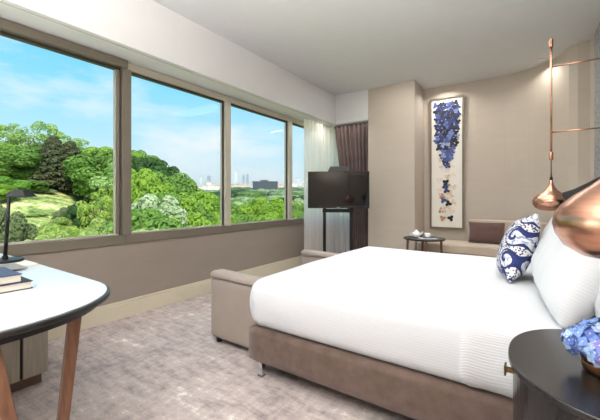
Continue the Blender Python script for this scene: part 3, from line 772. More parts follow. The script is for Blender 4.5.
for i, (nm, mat, r, f, w, d, rz, z, lab) in enumerate((('magazine', 'paperwhite', .02, -.07, .22, .15, .45, 0, 'pale magazine on the round side table, lowest under the cup'), ('card', 'navy', .06, -.01, .17, .13, .7, .0045, 'navy card lying on the magazine under the cup'))):
    o = mesh_obj(nm, B((-w/2, w/2, -d/2, d/2, 0, .004)), M[mat], loc=at_(r, f, z), rot=(0, 0, rz)); tag(o, lab, nm)
sc = at_(.045, .0, .009)
o = bmesh.new(); lathe(o, [(0, 0), (.034, 0), (.058, .008), (.060, .010), (.034, .004), (0, .004)], 36); o = mesh_obj('saucer', o, M['white_ceramic'], smooth=True, loc=sc); tag(o, 'white saucer under the cup on the side table', 'saucer')
cp = empty('teacup', sc+Vector((0, 0, .0045))); tag(cp, 'white porcelain teacup on its saucer on the side table', 'cup')
bm = bmesh.new(); lathe(bm, [(0, 0), (.020, 0), (.024, .006), (.036, .028), (.040, .050), (.038, .050), (.033, .028), (.02, .008), (0, .006)], 32); mesh_obj('body', bm, M['white_ceramic'], cp, smooth=True)
bm = bmesh.new(); tube(bm, [R*(.034+.018*math.sin(PI*k/8))+Vector((0, 0, .014+.028*k/8)) for k in range(9)], .003, 8); mesh_obj('handle', bm, M['white_ceramic'], cp, smooth=True)

# ------------------------------------------------------------------ framed artwork
fx0, fx1, fz0, fz1 = -1.193*H, -.745*H, .567*H, 2.425*H
yw = 5.065*H
art = empty('framed_artwork', ((fx0+fx1)/2, yw, (fz0+fz1)/2)); tag(art, 'tall narrow framed artwork of blue and copper butterflies', 'picture')
hw, hh = (fx1-fx0)/2, (fz1-fz0)/2; fw = .026
mesh_obj('frame', B((-hw, hw, -.035, 0, -hh, -hh+fw), (-hw, hw, -.035, 0, hh-fw, hh), (-hw, -hw+fw, -.035, 0, -hh+fw, hh-fw), (hw-fw, hw, -.035, 0, -hh+fw, hh-fw)), plain('taupe_picture_frame', srgb(122, 112, 98), .45, .3, vary=.08), art, bevel=.002)
mesh_obj('backing', B((-hw+fw, hw-fw, -.012, -.002, -hh+fw, hh-fw)), M['mulch'], art)
cols = [(26, 30, 62), (42, 54, 104), (66, 84, 140), (98, 116, 168), (16, 18, 34), (150, 162, 196), (176, 138, 110), (214, 190, 168), (226, 210, 194)]
bmats = [plain('butterfly_paper_%d' % i, srgb(*c), .6, vary=.2, vscale=40) for i, c in enumerate(cols)]
random.seed(21)
BF = []; bf = []
def butterfly(x, z, s, rot, mi, lift):
    bf.append((s, mi)); bm = bmesh.new(); BF.append((s, mi, x, z, bm))
    for k in range(3):
        a = rot+k*2*PI/3
        c = Vector((x+math.cos(a)*s*.52, 0, z+math.sin(a)*s*.52))
        ring = []
        for j in range(10):
            b = 2*PI*j/10; rr = s*(.64+.06*math.cos(2*b))
            px_ = rr*math.cos(b)*1.05; pz_ = rr*math.sin(b)*.95
            ring.append(bm.verts.new((c.x+px_*math.cos(a)-pz_*math.sin(a), -.014-lift-.002*math.cos(b), c.z+px_*math.sin(a)+pz_*math.cos(a))))
        bm.faces.new(ring).material_index = mi
top = hh-.115; span = 2*hh
n = 0
rows = 30
for r in range(rows):
    t = r/rows
    z = top-t*(span*.83)
    if t < .60:
        wd = .155*(1 if t < .36 else 1-(t-.36)*2.4)
        cnt = 6 if t < .36 else max(1, int(6-(t-.36)*18))
        for c in range(cnt):
            x = (c-(cnt-1)/2)*(2*wd/max(1, 5))*.94 + random.uniform(-.008, .008) + (.015 if (r % 2) else -.012)*(t < .6)
            mi = random.choice((0, 0, 0, 1, 1, 1, 2, 3, 4)) if t < .3 else random.choice((0, 1, 1, 2, 2, 3, 3, 4, 5))
            butterfly(x, z+random.uniform(-.01, .01), random.uniform(.034, .044), random.choice((PI/2, -PI/2))+random.uniform(-.3, .3), mi, random.uniform(0, .010)); n += 1
    if .30 < t:
        for sgn in ((-1, 1) if r % 2 else (0.15,)):
            if random.random() < .72:
                butterfly(sgn*.085*random.uniform(.8, 1.25), z+random.uniform(-.02, .02), random.uniform(.030, .042), random.uniform(0, 6), random.choice((6, 7, 7, 8, 8)), random.uniform(0, .003))
for x, z, mi in ((-.01, -.30, 4), (-.02, -.36, 1), (.0, -.43, 1), (-.045, -.58, 2), (.028, -.63, 4), (.06, -.855, 4), (-.055, -.86, 6), (-.06, -.52, 6), (.045, -.47, 7), (-.04, -.73, 7), (.075, -.74, 8)):
    butterfly(x, z*hh/1.0*.98, .042, random.uniform(0, 6), mi, .006)
BF.sort(key=lambda q: -q[0])
rest = bmesh.new()
for i, (s, mi, x, z, b) in enumerate(BF):
    if i < 100:
        mesh_obj('butterfly', b, bmats, art)
    else:
        me = bpy.data.meshes.new('tmp'); b.to_mesh(me); b.free(); rest.from_mesh(me); bpy.data.meshes.remove(me)
mesh_obj('butterfly', rest, bmats, art)['kind'] = 'stuff'

# ------------------------------------------------------------------ outdoors
def ss(a, b, x):
    t = max(0, min(1, (x-a)/(b-a))); return t*t*(3-2*t)
def lerp(t, x):
    for (x0, y0), (x1, y1) in zip(t, t[1:]):
        if x <= x1: return y0+(y1-y0)*(x-x0)/(x1-x0)
    return t[-1][1]
BASE = [(0, -9), (80, -9), (150, -9), (300, -2), (500, 8), (1000, 22), (1500, 35), (4000, 45)]
RISE = [(0, 2), (20, 4), (45, 6.5), (60, 9), (90, 15), (150, 20), (300, 20), (600, 0), (5000, 0)]
def terr(X, Y):
    R_ = math.hypot(X, Y); ph = math.degrees(math.atan2(Y, -X))
    return lerp(BASE, R_)+(1-ss(16, 44, ph))*lerp(RISE, R_)
bm = bmesh.new(); radii = [8]+[8*1.12**k for k in range(1, 56)]; NA = 90; G = []
for r in radii:
    G.append([])
    for k in range(NA+1):
        ph = math.radians(-45+k*150/NA); x, y = -r*math.cos(ph), r*math.sin(ph)
        G[-1].append(bm.verts.new((x, y, terr(x, y)+.5*noise.noise(Vector((x*.08, y*.08, 0)))*min(1, r/40))))
for j in range(len(radii)-1):
    for k in range(NA): bm.faces.new((G[j][k], G[j+1][k], G[j+1][k+1], G[j][k+1]))
struct('ground', bm, M['ground'], 'grassy hillside and parkland below the windows', 'ground', smooth=True)

random.seed(4)
SQ = Matrix(((1, 0, 0), (0, 1, 0), (0, 0, .45)))
def foliage_mesh(kind, seed):
    """crown for a tree of unit height: spans z .12..1, radius about 1"""
    rnd = random.Random(seed); bm = bmesh.new()
    def quad(c, n, s):
        t1 = n.orthogonal().normalized(); t1 = Matrix.Rotation(rnd.uniform(0, 6.3), 3, n) @ t1; t2 = n.cross(t1)
        bm.faces.new([bm.verts.new(c+SQ@(t1*s*a+t2*s*b)) for a, b in ((-1, -.45), (.2, -.7), (1, .3), (-.1, .75))])
    def rdir():
        z = rnd.uniform(-1, 1); a = rnd.uniform(0, 2*PI); r = math.sqrt(1-z*z); return Vector((r*math.cos(a), r*math.sin(a), z))
    clumps = []
    if kind == 'conifer':
        for k in range(46):
            t = (k+.5)/46; z = .10+.88*t; rr = (1-t)**.8*.95+.04; a = k*2.4
            clumps.append((Vector((math.cos(a)*rr*.62, math.sin(a)*rr*.62, z)), .14+.34*rr, .055))
        nl, ls = 200, .034
    elif kind in ('feather', 'sparse'):
        for k in range(26):
            d = rdir(); clumps.append((Vector((d.x*.75, d.y*.75, .60+.34*d.z)), rnd.uniform(.16, .3), .07))
        nl, ls = 110, .034
    elif kind in ('low', 'dull'):
        for k in range(16):
            d = rdir(); clumps.append((Vector((d.x*.7, d.y*.7, .42+.30*d.z)), rnd.uniform(.28, .42), .2))
        nl, ls = 230, .05
    else:
        for k in range(34):
            d = rdir(); q = rnd.uniform(.55, .8)
            clumps.append((Vector((d.x*q, d.y*q, .56+.36*d.z*q/.72)), rnd.uniform(.24, .42), .15))
        nl, ls = 340, .040
    for c, r, rz in clumps:
        if kind not in ('feather', 'sparse'):
            core = bmesh.ops.create_icosphere(bm, subdivisions=1, radius=1)
            for v in core['verts']: v.co = Vector((c.x+v.co.x*r*.78, c.y+v.co.y*r*.78, c.z+v.co.z*rz*.78))
        for k in range(nl):
            d = rdir()
            if d.z < -.55: d.z = -d.z
            p = Vector((c.x+d.x*r, c.y+d.y*r, c.z+d.z*rz))*1
            if kind == 'conifer': p.z -= .05*Vector((p.x, p.y)).length
            n = (Vector((d.x, d.y, d.z)) + rdir()*.55).normalized()
            j = len(bm.verts)
            quad(p, n, ls*rnd.uniform(.7, 1.4))
    return bm
def trunk_mesh(kind, seed):
    rnd = random.Random(seed); bm = bmesh.new()
    th = .85 if kind == 'conifer' else .6
    tube(bm, [(0, 0, -.05), (.01, 0, th*.5), (0, .01, th)], [.06, .045, .02], 8)
    if kind != 'conifer':
        for k in range(6):
            a = k*1.05+rnd.uniform(-.3, .3); z = rnd.uniform(.22, .5)
            tube(bm, [(0, 0, z), (.28*math.cos(a), .28*math.sin(a), z+.14), (.58*math.cos(a), .58*math.sin(a), z+.26)], [.03, .02, .008], 6)
    return bm
TM = {}
def tree_parts(kind, var):
    k = (kind, var)
    if k not in TM:
        shape = {'bright': 'round', 'mid': 'round', 'dark': 'round', 'pale': 'round', 'soft': 'round'}.get(kind, kind)
        f = mesh_obj('foliage', foliage_mesh(shape, hash((len(shape), var)) % 97+var), LEAF[kind]); t = mesh_obj('trunk', trunk_mesh(shape, var), M['leaf_trunk'], smooth=True)
        TM[k] = (f.data, t.data); bpy.data.objects.remove(f); bpy.data.objects.remove(t)
    return TM[k]
cnt = 0
NAMES = {'conifer': 'conifer_tree', 'low': 'shrub', 'dull': 'shrub'}
def plant(kind, x, y, g, h, r, lab, group=None):
    global cnt
    cnt += 1
    rnd = random.Random(cnt)
    fm, tm = tree_parts(kind, cnt % 3 if kind not in ('conifer', 'sparse', 'feather') else cnt % 2)
    g = terr(x, y)-.1
    nm = NAMES.get(kind, 'tree')
    t = empty(nm, (x, y, g), rnd.uniform(0, 6.28)); tag(t, lab, 'shrub' if nm == 'shrub' else 'tree', group)
    rr = max(r, .28*h) if kind not in ('conifer', 'sparse') else r
    for name, me, sc in (('trunk', tm, (r*.8, r*.8, h)), ('foliage', fm, (rr, rr, h))):
        o = bpy.data.objects.new(name, me); COL.objects.link(o); o.parent = t; o.scale = sc
HILL = [
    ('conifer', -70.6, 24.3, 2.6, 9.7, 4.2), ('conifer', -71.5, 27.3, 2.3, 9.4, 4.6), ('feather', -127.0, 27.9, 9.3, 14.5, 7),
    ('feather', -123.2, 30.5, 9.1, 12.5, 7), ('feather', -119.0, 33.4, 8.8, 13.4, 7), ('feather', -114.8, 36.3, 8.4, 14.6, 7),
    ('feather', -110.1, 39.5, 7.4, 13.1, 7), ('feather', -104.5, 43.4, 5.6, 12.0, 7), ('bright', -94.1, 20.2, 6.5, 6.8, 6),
    ('mid', -80.7, 19.7, 4.6, 6.2, 6), ('mid', -73.8, 19.6, 3.3, 6.2, 6), ('mid', -81.4, 24.1, 5.0, 5.2, 6),
    ('mid', -81.4, 35.0, 3.3, 8.6, 6), ('mid', -63.3, 29.2, -0.6, 10.0, 6), ('bright', -68.0, 33.3, -0.5, 11.6, 6),
    ('bright', -75.5, 30.6, 2.7, 6.6, 6), ('mid', -90.3, 28.9, 6.2, 5.7, 6), ('mid', -92.3, 33.6, 5.8, 6.8, 6),
    ('round', -78.0, 21.6, 4.2, 3.1, 4.2), ('round', -80.3, 18.8, 4.5, 1.4, 4.2), ('mid', -78.3, 23.8, 4.3, 1.8, 4.2),
    ('round', -70.6, 31.5, 1.0, 7.1, 4.2), ('mid', -64.2, 31.1, -0.9, 9.1, 4.2), ('mid', -74.4, 31.3, 2.2, 3.8, 4.2),
    ('round', -64.4, 16.4, 1.3, 3.1, 3.2), ('mid', -67.0, 19.4, 1.9, 2.1, 3.0), ('bright', -61.0, 13.8, 0.5, 2.8, 3),
    ('pale', -67.1, 21.8, 1.9, 0.8, 1.8), ('sparse', -38.5, 17.2, -4.0, 6.4, 1.9), ('sparse', -39.4, 19.0, -4.4, 6.0, 1.6),
    ('dull', -36.3, 9.0, -3.3, 4.2, 1.5), ('dull', -30.5, 8.1, -3.8, 4.2, 1.5), ('dull', -39.7, 9.1, -2.9, 4.2, 1.5),
    ('dull', -45.2, 17.5, -2.6, 3.4, 1.5), ('dark', -42.4, 17.0, -3.1, 3.6, 1.5), ('dull', -43.5, 16.2, -2.7, 2.9, 1.5),
    ('low', -30.8, 10.4, -3.9, 3.3, 1.5), ('low', -31.3, 12.4, -4.2, 3.6, 1.5), ('low', -51.0, 15.9, -1.1, 0.5, 1.5),
    ('dull', -57.4, 16.3, -0.1, -0.3, 1.5), ('low', -43.6, 18.5, -3.2, 2.9, 1.5), ('low', -41.9, 14.9, -2.8, 2.2, 1.5),
    ('dull', -59.7, 19.6, 0.4, -0.8, 1.5), ('low', -36.7, 11.2, -3.2, 2.5, 1.5), ('low', -36.1, 16.5, -4.4, 3.9, 1.5),
    ('sparse', -27.6, 10.1, -4.3, 3.7, 1.5), ('low', -24.7, 7.3, -4.4, 3.8, 1.3), ('low', -23.9, 7.8, -4.6, 4.0, 1.3),
    ('low', -23.2, 8.3, -4.7, 4.3, 1.3), ('low', -23.4, 9.4, -5.0, 4.5, 1.3), ('low', -23.8, 10.3, -5.2, 4.7, 1.3),
    ('low', -22.9, 10.9, -5.7, 5.5, 1.3), ('low', -24.1, 6.5, -4.5, 3.8, 1.3),
]
SLOPE = [
    ('dark', -60.8, 33.4, -2.9, 12.5, 5), ('mid', -62.7, 37.0, -3.6, 13.2, 5), ('dark', -56.9, 36.1, -5.1, 12.7, 5),
    ('mid', -76.9, 44.2, -1.5, 14.2, 5), ('mid', -53.6, 36.0, -6.1, 11.8, 5), ('mid', -50.3, 35.8, -6.9, 10.8, 5),
    ('bright', -46.9, 35.7, -7.7, 10.2, 5), ('mid', -49.8, 41.0, -8.3, 9.8, 5), ('mid', -46.5, 40.9, -8.8, 9.2, 5),
    ('feather', -49.6, 26.6, -4.0, 10.8, 5), ('bright', -38.5, 22.1, -5.7, 10.4, 3.2), ('bright', -35.6, 21.6, -6.3, 10.0, 3.2),
    ('mid', -32.3, 21.5, -7.2, 9.2, 3.2), ('bright', -31.3, 22.1, -7.6, 8.9, 3.2), ('mid', -31.9, 24.2, -8.1, 8.4, 3.2),
    ('bright', -33.8, 27.7, -8.5, 8.4, 3.2), ('bright', -34.1, 30.0, -8.8, 8.1, 3.2), ('pale', -27.5, 17.5, -7.1, 8.2, 3.2),
    ('mid', -26.5, 15.7, -6.6, 7.2, 3.2), ('mid', -25.0, 16.8, -7.5, 7.6, 3.2), ('low', -23.6, 12.9, -6.3, 6.4, 3.2),
    ('low', -22.5, 13.7, -7.0, 6.7, 3.2), ('mid', -23.1, 15.7, -7.7, 7.4, 3.2), ('bright', -25.4, 18.9, -8.1, 7.6, 3.2),
    ('mid', -27.7, 22.2, -8.5, 7.6, 3.2), ('bright', -28.1, 24.4, -8.8, 7.6, 3.2),
]
VALLEY = [  # pale and soft kinds carry distance haze in their leaf colour
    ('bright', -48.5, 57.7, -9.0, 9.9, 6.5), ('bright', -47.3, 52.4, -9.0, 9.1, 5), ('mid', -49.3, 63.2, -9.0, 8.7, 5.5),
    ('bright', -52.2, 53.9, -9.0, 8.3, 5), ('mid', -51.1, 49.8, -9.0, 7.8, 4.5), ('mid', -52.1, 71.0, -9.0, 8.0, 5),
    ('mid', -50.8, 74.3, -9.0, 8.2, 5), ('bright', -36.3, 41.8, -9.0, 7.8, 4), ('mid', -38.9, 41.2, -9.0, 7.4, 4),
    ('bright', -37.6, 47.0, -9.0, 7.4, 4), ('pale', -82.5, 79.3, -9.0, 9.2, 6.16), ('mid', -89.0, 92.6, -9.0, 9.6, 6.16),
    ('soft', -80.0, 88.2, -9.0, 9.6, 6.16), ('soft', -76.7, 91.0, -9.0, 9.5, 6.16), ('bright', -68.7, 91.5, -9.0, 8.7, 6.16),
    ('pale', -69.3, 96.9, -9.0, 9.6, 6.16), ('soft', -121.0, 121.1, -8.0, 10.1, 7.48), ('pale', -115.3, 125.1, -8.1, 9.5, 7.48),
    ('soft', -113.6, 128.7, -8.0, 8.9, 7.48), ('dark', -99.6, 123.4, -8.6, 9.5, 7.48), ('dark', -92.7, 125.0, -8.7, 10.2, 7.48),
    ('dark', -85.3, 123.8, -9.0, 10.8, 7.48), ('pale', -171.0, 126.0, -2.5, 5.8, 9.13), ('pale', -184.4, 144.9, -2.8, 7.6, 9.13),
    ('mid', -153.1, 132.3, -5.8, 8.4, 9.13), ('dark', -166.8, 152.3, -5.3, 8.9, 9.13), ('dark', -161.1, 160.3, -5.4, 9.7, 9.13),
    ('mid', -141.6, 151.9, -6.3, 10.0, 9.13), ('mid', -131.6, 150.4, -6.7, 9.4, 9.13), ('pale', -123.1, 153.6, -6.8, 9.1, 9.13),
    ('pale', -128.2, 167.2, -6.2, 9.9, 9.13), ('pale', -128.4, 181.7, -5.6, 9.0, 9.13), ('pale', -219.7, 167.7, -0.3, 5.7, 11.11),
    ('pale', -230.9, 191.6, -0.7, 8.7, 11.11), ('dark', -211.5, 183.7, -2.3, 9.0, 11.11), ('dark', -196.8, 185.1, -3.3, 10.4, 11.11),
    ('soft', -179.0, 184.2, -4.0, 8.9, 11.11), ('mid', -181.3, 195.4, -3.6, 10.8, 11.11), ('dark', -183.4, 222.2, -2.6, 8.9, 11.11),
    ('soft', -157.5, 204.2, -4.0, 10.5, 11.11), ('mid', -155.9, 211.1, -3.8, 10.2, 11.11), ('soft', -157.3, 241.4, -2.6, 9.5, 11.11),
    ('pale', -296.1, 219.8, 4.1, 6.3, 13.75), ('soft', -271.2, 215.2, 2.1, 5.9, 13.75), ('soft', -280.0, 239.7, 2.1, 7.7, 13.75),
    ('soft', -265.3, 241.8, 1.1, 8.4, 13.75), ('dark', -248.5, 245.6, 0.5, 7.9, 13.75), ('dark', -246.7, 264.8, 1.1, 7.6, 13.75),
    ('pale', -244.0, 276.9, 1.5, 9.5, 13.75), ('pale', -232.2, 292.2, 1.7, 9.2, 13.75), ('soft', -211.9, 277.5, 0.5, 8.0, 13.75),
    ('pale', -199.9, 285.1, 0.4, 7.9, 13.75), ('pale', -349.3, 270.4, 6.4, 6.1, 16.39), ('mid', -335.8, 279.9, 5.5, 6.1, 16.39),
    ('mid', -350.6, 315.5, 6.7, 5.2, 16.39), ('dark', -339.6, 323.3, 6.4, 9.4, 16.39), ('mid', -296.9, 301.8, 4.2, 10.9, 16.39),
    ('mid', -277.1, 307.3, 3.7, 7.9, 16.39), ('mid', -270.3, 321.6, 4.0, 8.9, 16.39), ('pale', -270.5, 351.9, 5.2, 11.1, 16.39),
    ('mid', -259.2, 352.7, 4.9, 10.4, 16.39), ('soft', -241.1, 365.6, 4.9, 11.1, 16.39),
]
CITY = [
    (-619.3, 451.0, 15.5, 20.4, 19.7), (-1038.2, 771.2, 29.6, 40.7, 23.4), (-745.5, 560.0, 20.1, 10.2, 17.5), (-1165.9, 895.3, 34.2, 25.1, 12.4),
    (-895.8, 697.0, 25.5, 23.6, 21.9), (-569.6, 450.2, 14.3, 13.7, 19.5), (-997.0, 797.0, 29.2, 16.1, 17.6), (-744.7, 607.5, 20.9, 16.9, 24.7),
    (-1137.2, 938.7, 34.3, 32.3, 25.0), (-821.2, 692.2, 23.9, 32.7, 13.5), (-562.6, 482.2, 14.7, 16.4, 14.8), (-970.9, 840.8, 29.4, 32.0, 19.4),
    (-715.2, 629.7, 20.7, 17.9, 24.9), (-1094.6, 981.9, 34.2, 25.2, 12.6), (-825.6, 752.3, 25.0, 14.4, 19.1), (-529.0, 488.9, 14.2, 12.9, 19.2),
    (-915.7, 855.4, 28.6, 17.1, 25.8), (-681.5, 645.3, 20.3, 24.0, 12.4), (-1040.3, 1003.1, 33.6, 18.5, 10.7), (-750.0, 737.4, 23.3, 18.7, 15.3),
    (-537.8, 538.9, 15.3, 19.3, 26.0), (-874.6, 884.6, 28.3, 24.8, 10.5), (-633.2, 650.0, 19.4, 19.5, 12.5), (-998.2, 1039.3, 33.5, 37.9, 25.3),
    (-727.3, 777.3, 23.7, 25.7, 18.3), (-497.4, 538.6, 14.5, 18.2, 19.9), (-846.7, 935.2, 28.8, 30.5, 21.5), (-598.4, 666.2, 19.1, 11.8, 18.3),
    (-912.2, 1036.1, 31.9, 33.6, 19.3), (-705.6, 809.5, 23.9, 21.7, 11.0), (-467.8, 549.6, 14.2, 16.1, 15.6), (-814.7, 974.0, 29.0, 43.4, 11.0),
    (-591.7, 719.0, 20.1, 28.2, 17.3), (-877.1, 1082.7, 32.2, 35.8, 15.0), (-666.9, 834.8, 23.8, 30.3, 16.0), (-426.7, 545.9, 13.4, 17.6, 21.8),
    (-755.4, 977.3, 28.1, 19.4, 13.8), (-543.3, 713.9, 19.1, 18.0, 11.6), (-832.4, 1114.5, 32.2, 20.3, 17.0), (-613.1, 840.7, 23.1, 28.8, 20.4),
    (-417.7, 583.0, 14.1, 24.0, 11.9), (-711.1, 1005.5, 28.0, 19.4, 23.4), (-507.5, 727.1, 18.8, 15.6, 20.3), (-782.3, 1149.8, 32.2, 43.8, 14.7),
    (-581.5, 869.9, 23.2, 28.8, 16.7), (-393.6, 596.5, 14.0, 12.0, 12.5),
]

KIND = {'bright': 'fresh green', 'mid': 'mid green', 'dark': 'deep green', 'round': 'lush green rounded', 'pale': 'silvery hazed green',
        'feather': 'pale airy', 'sparse': 'sparse yellow green', 'dull': 'olive', 'low': 'light green', 'soft': 'haze-greyed green', 'conifer': 'dark'}
ci = 0
for kind, x, y, g, h, r in HILL:
    d = math.hypot(x, y)
    if kind == 'conifer':
        lab = ('dark conifer standing on the grassy slope in the first window, left of the pair', 'dark conifer standing on the grassy slope in the first window, right of the pair')[ci]; ci += 1; gp = None
    elif kind in ('low', 'dull', 'dark') and h < 5:
        lab = '%s bush on the meadow slope in the first window' % KIND[kind]; gp = lab+'es'
    else:
        where = 'on the skyline of the hill' if d > 85 else ('midway up the hill' if d > 57 else 'low on the hill')
        lab = '%s tree %s, seen through the first window' % (KIND[kind], where); gp = lab.replace('tree', 'trees', 1)
    plant(kind, x, y, g, h, r, lab, gp)
for kind, x, y, g, h, r in SLOPE:
    d = math.hypot(x, y)
    where = 'nearest the glass' if d < 42 else ('in the middle of the slope' if d < 70 else 'at the crest of the slope')
    lab = '%s %s %s in the second window' % (KIND[kind], 'bush' if kind == 'low' else 'tree', where)
    plant(kind, x, y, g, h, r, lab, lab.replace('tree', 'trees', 1).replace('bush', 'bushes', 1))
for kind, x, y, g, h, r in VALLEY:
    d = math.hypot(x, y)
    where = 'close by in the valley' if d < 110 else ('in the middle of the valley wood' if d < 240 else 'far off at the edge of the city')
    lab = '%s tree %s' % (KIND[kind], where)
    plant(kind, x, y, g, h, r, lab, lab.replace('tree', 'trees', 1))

def facade(name, wall, win, sx, sz):
    t = NT(name); g = t.add('ShaderNodeNewGeometry'); tc = t.add('ShaderNodeTexCoord')
    sp = t.add('ShaderNodeSeparateXYZ'); t.link(tc.outputs['Object'], sp.inputs[0])
    a = t.math('FRACT', t.math('MULTIPLY', sp.outputs[2], sz)); b = t.math('FRACT', t.math('MULTIPLY', t.math('ADD', sp.outputs[0], sp.outputs[1]), sx))
    m = t.math('MULTIPLY', t.math('GREATER_THAN', a, .45), t.math('GREATER_THAN', b, .4))
    sn = t.add('ShaderNodeSeparateXYZ'); t.link(g.outputs['Normal'], sn.inputs[0])
    m = t.math('MULTIPLY', m, t.math('LESS_THAN', sn.outputs[2], .5))
    t.link(t.ramp(m, [(0, wall), (1, win)]), t.b.inputs['Base Color']); t.b.inputs['Roughness'].default_value = .7; return t.m
FC = [facade('cream_facade', srgb(232, 224, 208), srgb(150, 156, 164), .33, .33), facade('white_facade', srgb(238, 238, 236), srgb(166, 176, 188), .3, .33),
      facade('pinkish_facade', srgb(220, 196, 178), srgb(140, 138, 140), .33, .33)]
RF = [plain('terracotta_roof', srgb(196, 138, 112), .9), plain('grey_roof', srgb(176, 174, 172), .9)]
BMS = []
for k in range(3):
    bm = bmesh.new(); abox(bm, -.5, .5, -.35, .35, -.25, .86)
    for f in bm.faces: f.material_index = 0
    prot = mesh_obj('walls', bm, FC[k]); w_ = prot.data; bpy.data.objects.remove(prot)
    bm = bmesh.new()
    v = [bm.verts.new(q) for q in ((-.54, -.39, .86), (.54, -.39, .86), (.54, .39, .86), (-.54, .39, .86), (-.5, 0, 1), (.5, 0, 1))] if k < 2 else None
    if v:
        for f in ((0, 1, 5, 4), (2, 3, 4, 5), (0, 4, 3), (1, 2, 5), (0, 3, 2, 1)): bm.faces.new([v[i] for i in f])
    else: abox(bm, -.52, .52, -.37, .37, .86, .9); abox(bm, -.2, .1, -.15, .15, .9, 1)
    prot = mesh_obj('roof', bm, RF[k % 2]); r_ = prot.data; bpy.data.objects.remove(prot); BMS.append((w_, r_))
def building(nm, x, y, g, h, w, k, lab, group=None, rz=None, mats=None):
    b = empty(nm, (x, y, terr(x, y)-1), rz if rz is not None else .6+.5*math.sin(x)); tag(b, lab, 'building', group)
    for name, me in zip(('walls', 'roof'), BMS[k]):
        o = bpy.data.objects.new(name, me); COL.objects.link(o); o.parent = b; o.scale = (w, w, h+1)
        if mats:
            o.data = me.copy(); o.data.materials[0] = mats[0 if name == 'walls' else 1]
for i, (x, y, g, h, w) in enumerate(CITY):
    building('house', x, y, g, h*.9, w, i % 3, ('cream city house with a red roof on the skyline', 'white city house with a grey roof on the skyline', 'pinkish flat-roofed city block on the skyline')[i % 3],
             ('cream red-roofed houses on the skyline', 'white grey-roofed houses on the skyline', 'pinkish flat-roofed blocks on the skyline')[i % 3])
tower_m = [facade('pale_tower_facade', srgb(206, 212, 218), srgb(168, 182, 196), .2, .2), RF[1]]
blue_m = [facade('blue_glass_facade', srgb(120, 142, 168), srgb(92, 118, 150), .2, .2), RF[1]]
building('tower', -1594.9, 1572.9, 38, 160, 20, 2, 'pale slender tower, left of the towers in the third window', rz=.7, mats=tower_m)
building('tower', -1624.8, 1673.7, 38, 136, 14, 2, 'grey blue tower, left of the close pair in the third window', rz=.7, mats=blue_m)
building('tower', -1602.2, 1689.3, 38, 142, 15, 2, 'grey blue tower, right of the close pair in the third window', rz=.7, mats=blue_m)
building('tower', -1622.5, 1311.1, 37, 104, 15, 2, 'pale tower on the skyline, left of the pair in the second window', rz=.7, mats=tower_m)
building('tower', -1662.2, 1405.1, 37, 116, 19, 2, 'bluish tower on the skyline, right of the pair in the second window', rz=.7, mats=blue_m)
building('tower', -1086.9, 1558.4, 36, 86, 17, 2, 'pale tower seen through the narrow last window', rz=.7, mats=tower_m)
darkm = [facade('dark_glass_facade', srgb(44, 54, 62), srgb(78, 92, 102), .25, .3), plain('dark_roof', srgb(70, 76, 82), .8)]
building('office_block', -273.9, 321.3, 4, 19.6, 30, 2, 'wide dark glass office block above the valley trees', rz=.64, mats=darkm)
whm = [facade('white_panel_facade', srgb(226, 228, 230), srgb(150, 160, 170), .5, .4), plain('white_roof', srgb(222, 224, 226), .8)]
building('pavilion', -67.0, 87.4, -9, 7.0, 6.5, 2, 'low white flat-roofed building at the right edge of the third window', rz=.6, mats=whm)
building('pavilion', -64.1, 91.9, -9, 6.2, 5.5, 2, 'low white flat-roofed building in the narrow last window', rz=.6, mats=whm)
building('hut', -72.2, 71.7, -9, 5.0, 3.0, 0, 'small cream hut low in the left corner of the third window', rz=.6)
# thin summer haze lying over the valley and the city
hz = bpy.data.materials.new('valley_haze'); hz.use_nodes = True; hz.node_tree.nodes.clear()
vo = hz.node_tree.nodes.new('ShaderNodeVolumeScatter'); vo.inputs['Density'].default_value = HAZE; vo.inputs['Color'].default_value = (.93, .97, 1, 1); vo.inputs['Anisotropy'].default_value = .2
ho = hz.node_tree.nodes.new('ShaderNodeOutputMaterial'); hz.node_tree.links.new(vo.outputs[0], ho.inputs['Volume'])
bm = bmesh.new(); prism(bm, [(-75, 115), (-2600, 115), (-2600, 2600), (-75, 2600)], -40, 70)
haze = mesh_obj('haze', bm, hz); tag(haze, 'thin pale haze over the valley and the distant city', 'haze', kind='stuff')

# ------------------------------------------------------------------ sky, sun, room lights and added fills, camera
W = bpy.data.worlds.new('sky'); C.world = W; W.use_nodes = True; t = W.node_tree; N = t.nodes
bg = N['Background']; tc = N.new('ShaderNodeTexCoord')
sep = N.new('ShaderNodeSeparateXYZ'); t.links.new(tc.outputs['Generated'], sep.inputs[0])
def wr(fac, stops):
    r = N.new('ShaderNodeValToRGB'); e = r.color_ramp.elements
    while len(e) < len(stops): e.new(.5)
    for el, (p, c) in zip(e, stops): el.position = p; el.color = c
    t.links.new(fac, r.inputs[0]); return r.outputs[0]
sky = wr(sep.outputs[2], [(0, srgb(232, 243, 246)), (.06, srgb(222, 242, 249)), (.16, srgb(180, 231, 249)), (.30, srgb(134, 217, 248)), (.6, srgb(100, 195, 240))])
mp = N.new('ShaderNodeMapping'); mp.inputs['Scale'].default_value = (1.0, 1.6, 4.2); mp.inputs['Location'].default_value = (.35, .1, .2); mp.inputs['Rotation'].default_value = (0, .12, .3)
t.links.new(tc.outputs['Generated'], mp.inputs[0])
nz = N.new('ShaderNodeTexNoise'); nz.inputs['Scale'].default_value = 2.4; nz.inputs['Detail'].default_value = 8; nz.inputs['Roughness'].default_value = .55
t.links.new(mp.outputs[0], nz.inputs['Vector'])
cl = wr(nz.outputs['Fac'], [(.45, (0, 0, 0, 1)), (.74, (1, 1, 1, 1))])
mx = N.new('ShaderNodeMix'); mx.data_type = 'RGBA'; mx.inputs[7].default_value = srgb(243, 248, 250)
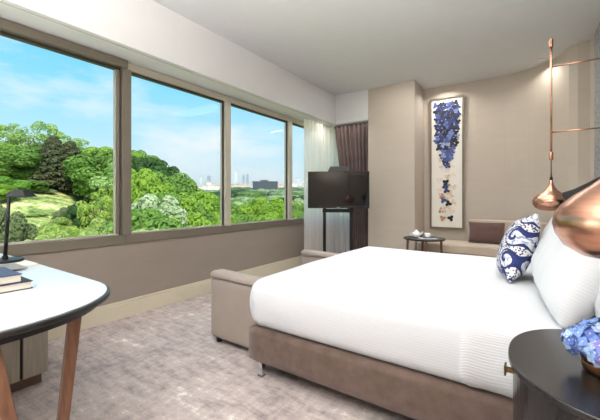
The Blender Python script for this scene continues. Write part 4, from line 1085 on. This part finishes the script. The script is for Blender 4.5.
t.links.new(cl, mx.inputs[0]); t.links.new(sky, mx.inputs[6]); t.links.new(mx.outputs[2], bg.inputs[0])
bg.inputs[1].default_value = SKY_STRENGTH

def light(kind, name, loc, energy, color=(1, 1, 1), **kw):
    d = bpy.data.lights.new(name, kind); d.energy = energy; d.color = color
    aim = kw.pop('aim', None)
    for k, v in kw.items(): setattr(d, k, v)
    o = bpy.data.objects.new(name, d); COL.objects.link(o); o.location = loc
    if aim: o.rotation_euler = (Vector(aim)-Vector(loc)).to_track_quat('-Z', 'Y').to_euler()
    return o
light('SUN', 'sun', (0, 0, 50), SUN, (1, .96, .88), angle=.02, aim=(-30, 14, 12))
# added fill at the unseen rear glazing, stands in for extra daylight
light('AREA', 'added_window_fill', (XW+.06, -.75*H, 1.45*H), AREA_W, (.93, .97, 1), shape='RECTANGLE', size=1.5, size_y=2.2*H, aim=(0, -.75*H+.6, 1.2))
# unseen fill lights added to brighten the room, no fixtures
light('AREA', 'added_ceiling_fill', (-1.1*H, -.9*H, ZC-.02), AREA_C, (1, .985, .96), shape='RECTANGLE', size=2.6, size_y=2.0, aim=(-1.1*H, -.9*H+.15, 0), spread=2.2)  # added overhead fill behind the viewer
light('AREA', 'added_bed_fill', (-.9*H, 3.3*H, ZC-.02), AREA_D, (1, .985, .96), shape='RECTANGLE', size=2.6, size_y=2.6, aim=(-.9*H, 3.9*H, 0), spread=1.9)  # added overhead fill for bed and back wall
light('AREA', 'added_upward_fill', (-.45*H, -.75*H, 1.35), AREA_U, (1, .99, .985), shape='RECTANGLE', size=1.6, size_y=1.4, aim=(-.50*H, -.40*H, ZC), spread=2.2)  # added fill facing up, brightens the ceiling by bounce
light('AREA', 'curtain_pocket_light', (-2.515*H, 4.35*H, ZS-.006), AREA_S, (1, .97, .88), shape='RECTANGLE', size=.02, size_y=.9, aim=(-2.60*H, 4.36*H, 1.6))
light('AREA', 'curtain_pocket_light', (-2.22*H, 4.62*H, ZS-.006), AREA_S*.15, (1, .97, .9), shape='RECTANGLE', size=.6, size_y=.02, aim=(-2.22*H, 4.70*H, 1.2))
for (x, y, ax, ay, az, w) in ((.106, 4.72, -.1, 4.6, 0, 3), (-.97, 4.83, -.97, 4.97, 1.3, 5)):
    light('AREA', 'spotlight_beam', (x*H, y*H, ZC-.012), w, (1, .97, .92), shape='DISK', size=.05, aim=(ax*H, ay*H, az*H), spread=2.4)
light('AREA', 'added_back_fill', (-.9*H, 3.95*H, ZC-.02), AREA_B, (1, .985, .96), shape='RECTANGLE', size=1.6, size_y=.5, aim=(-.9*H, 4.1*H, 0))  # extra fill added to lift the back of the room
cam = bpy.data.cameras.new('camera'); co = bpy.data.objects.new('camera', cam); COL.objects.link(co)
cam.sensor_width = 36; cam.lens = 36*334/600; cam.clip_start = .02; cam.clip_end = 6000
co.location = (0, 0, H); co.rotation_euler = (PI/2, 0, math.radians(34.55)); cam.shift_y = -.02
C.camera = co
C.view_settings.view_transform = 'Standard'; C.view_settings.look = 'None'; C.view_settings.gamma = 1; C.view_settings.exposure = EXPO
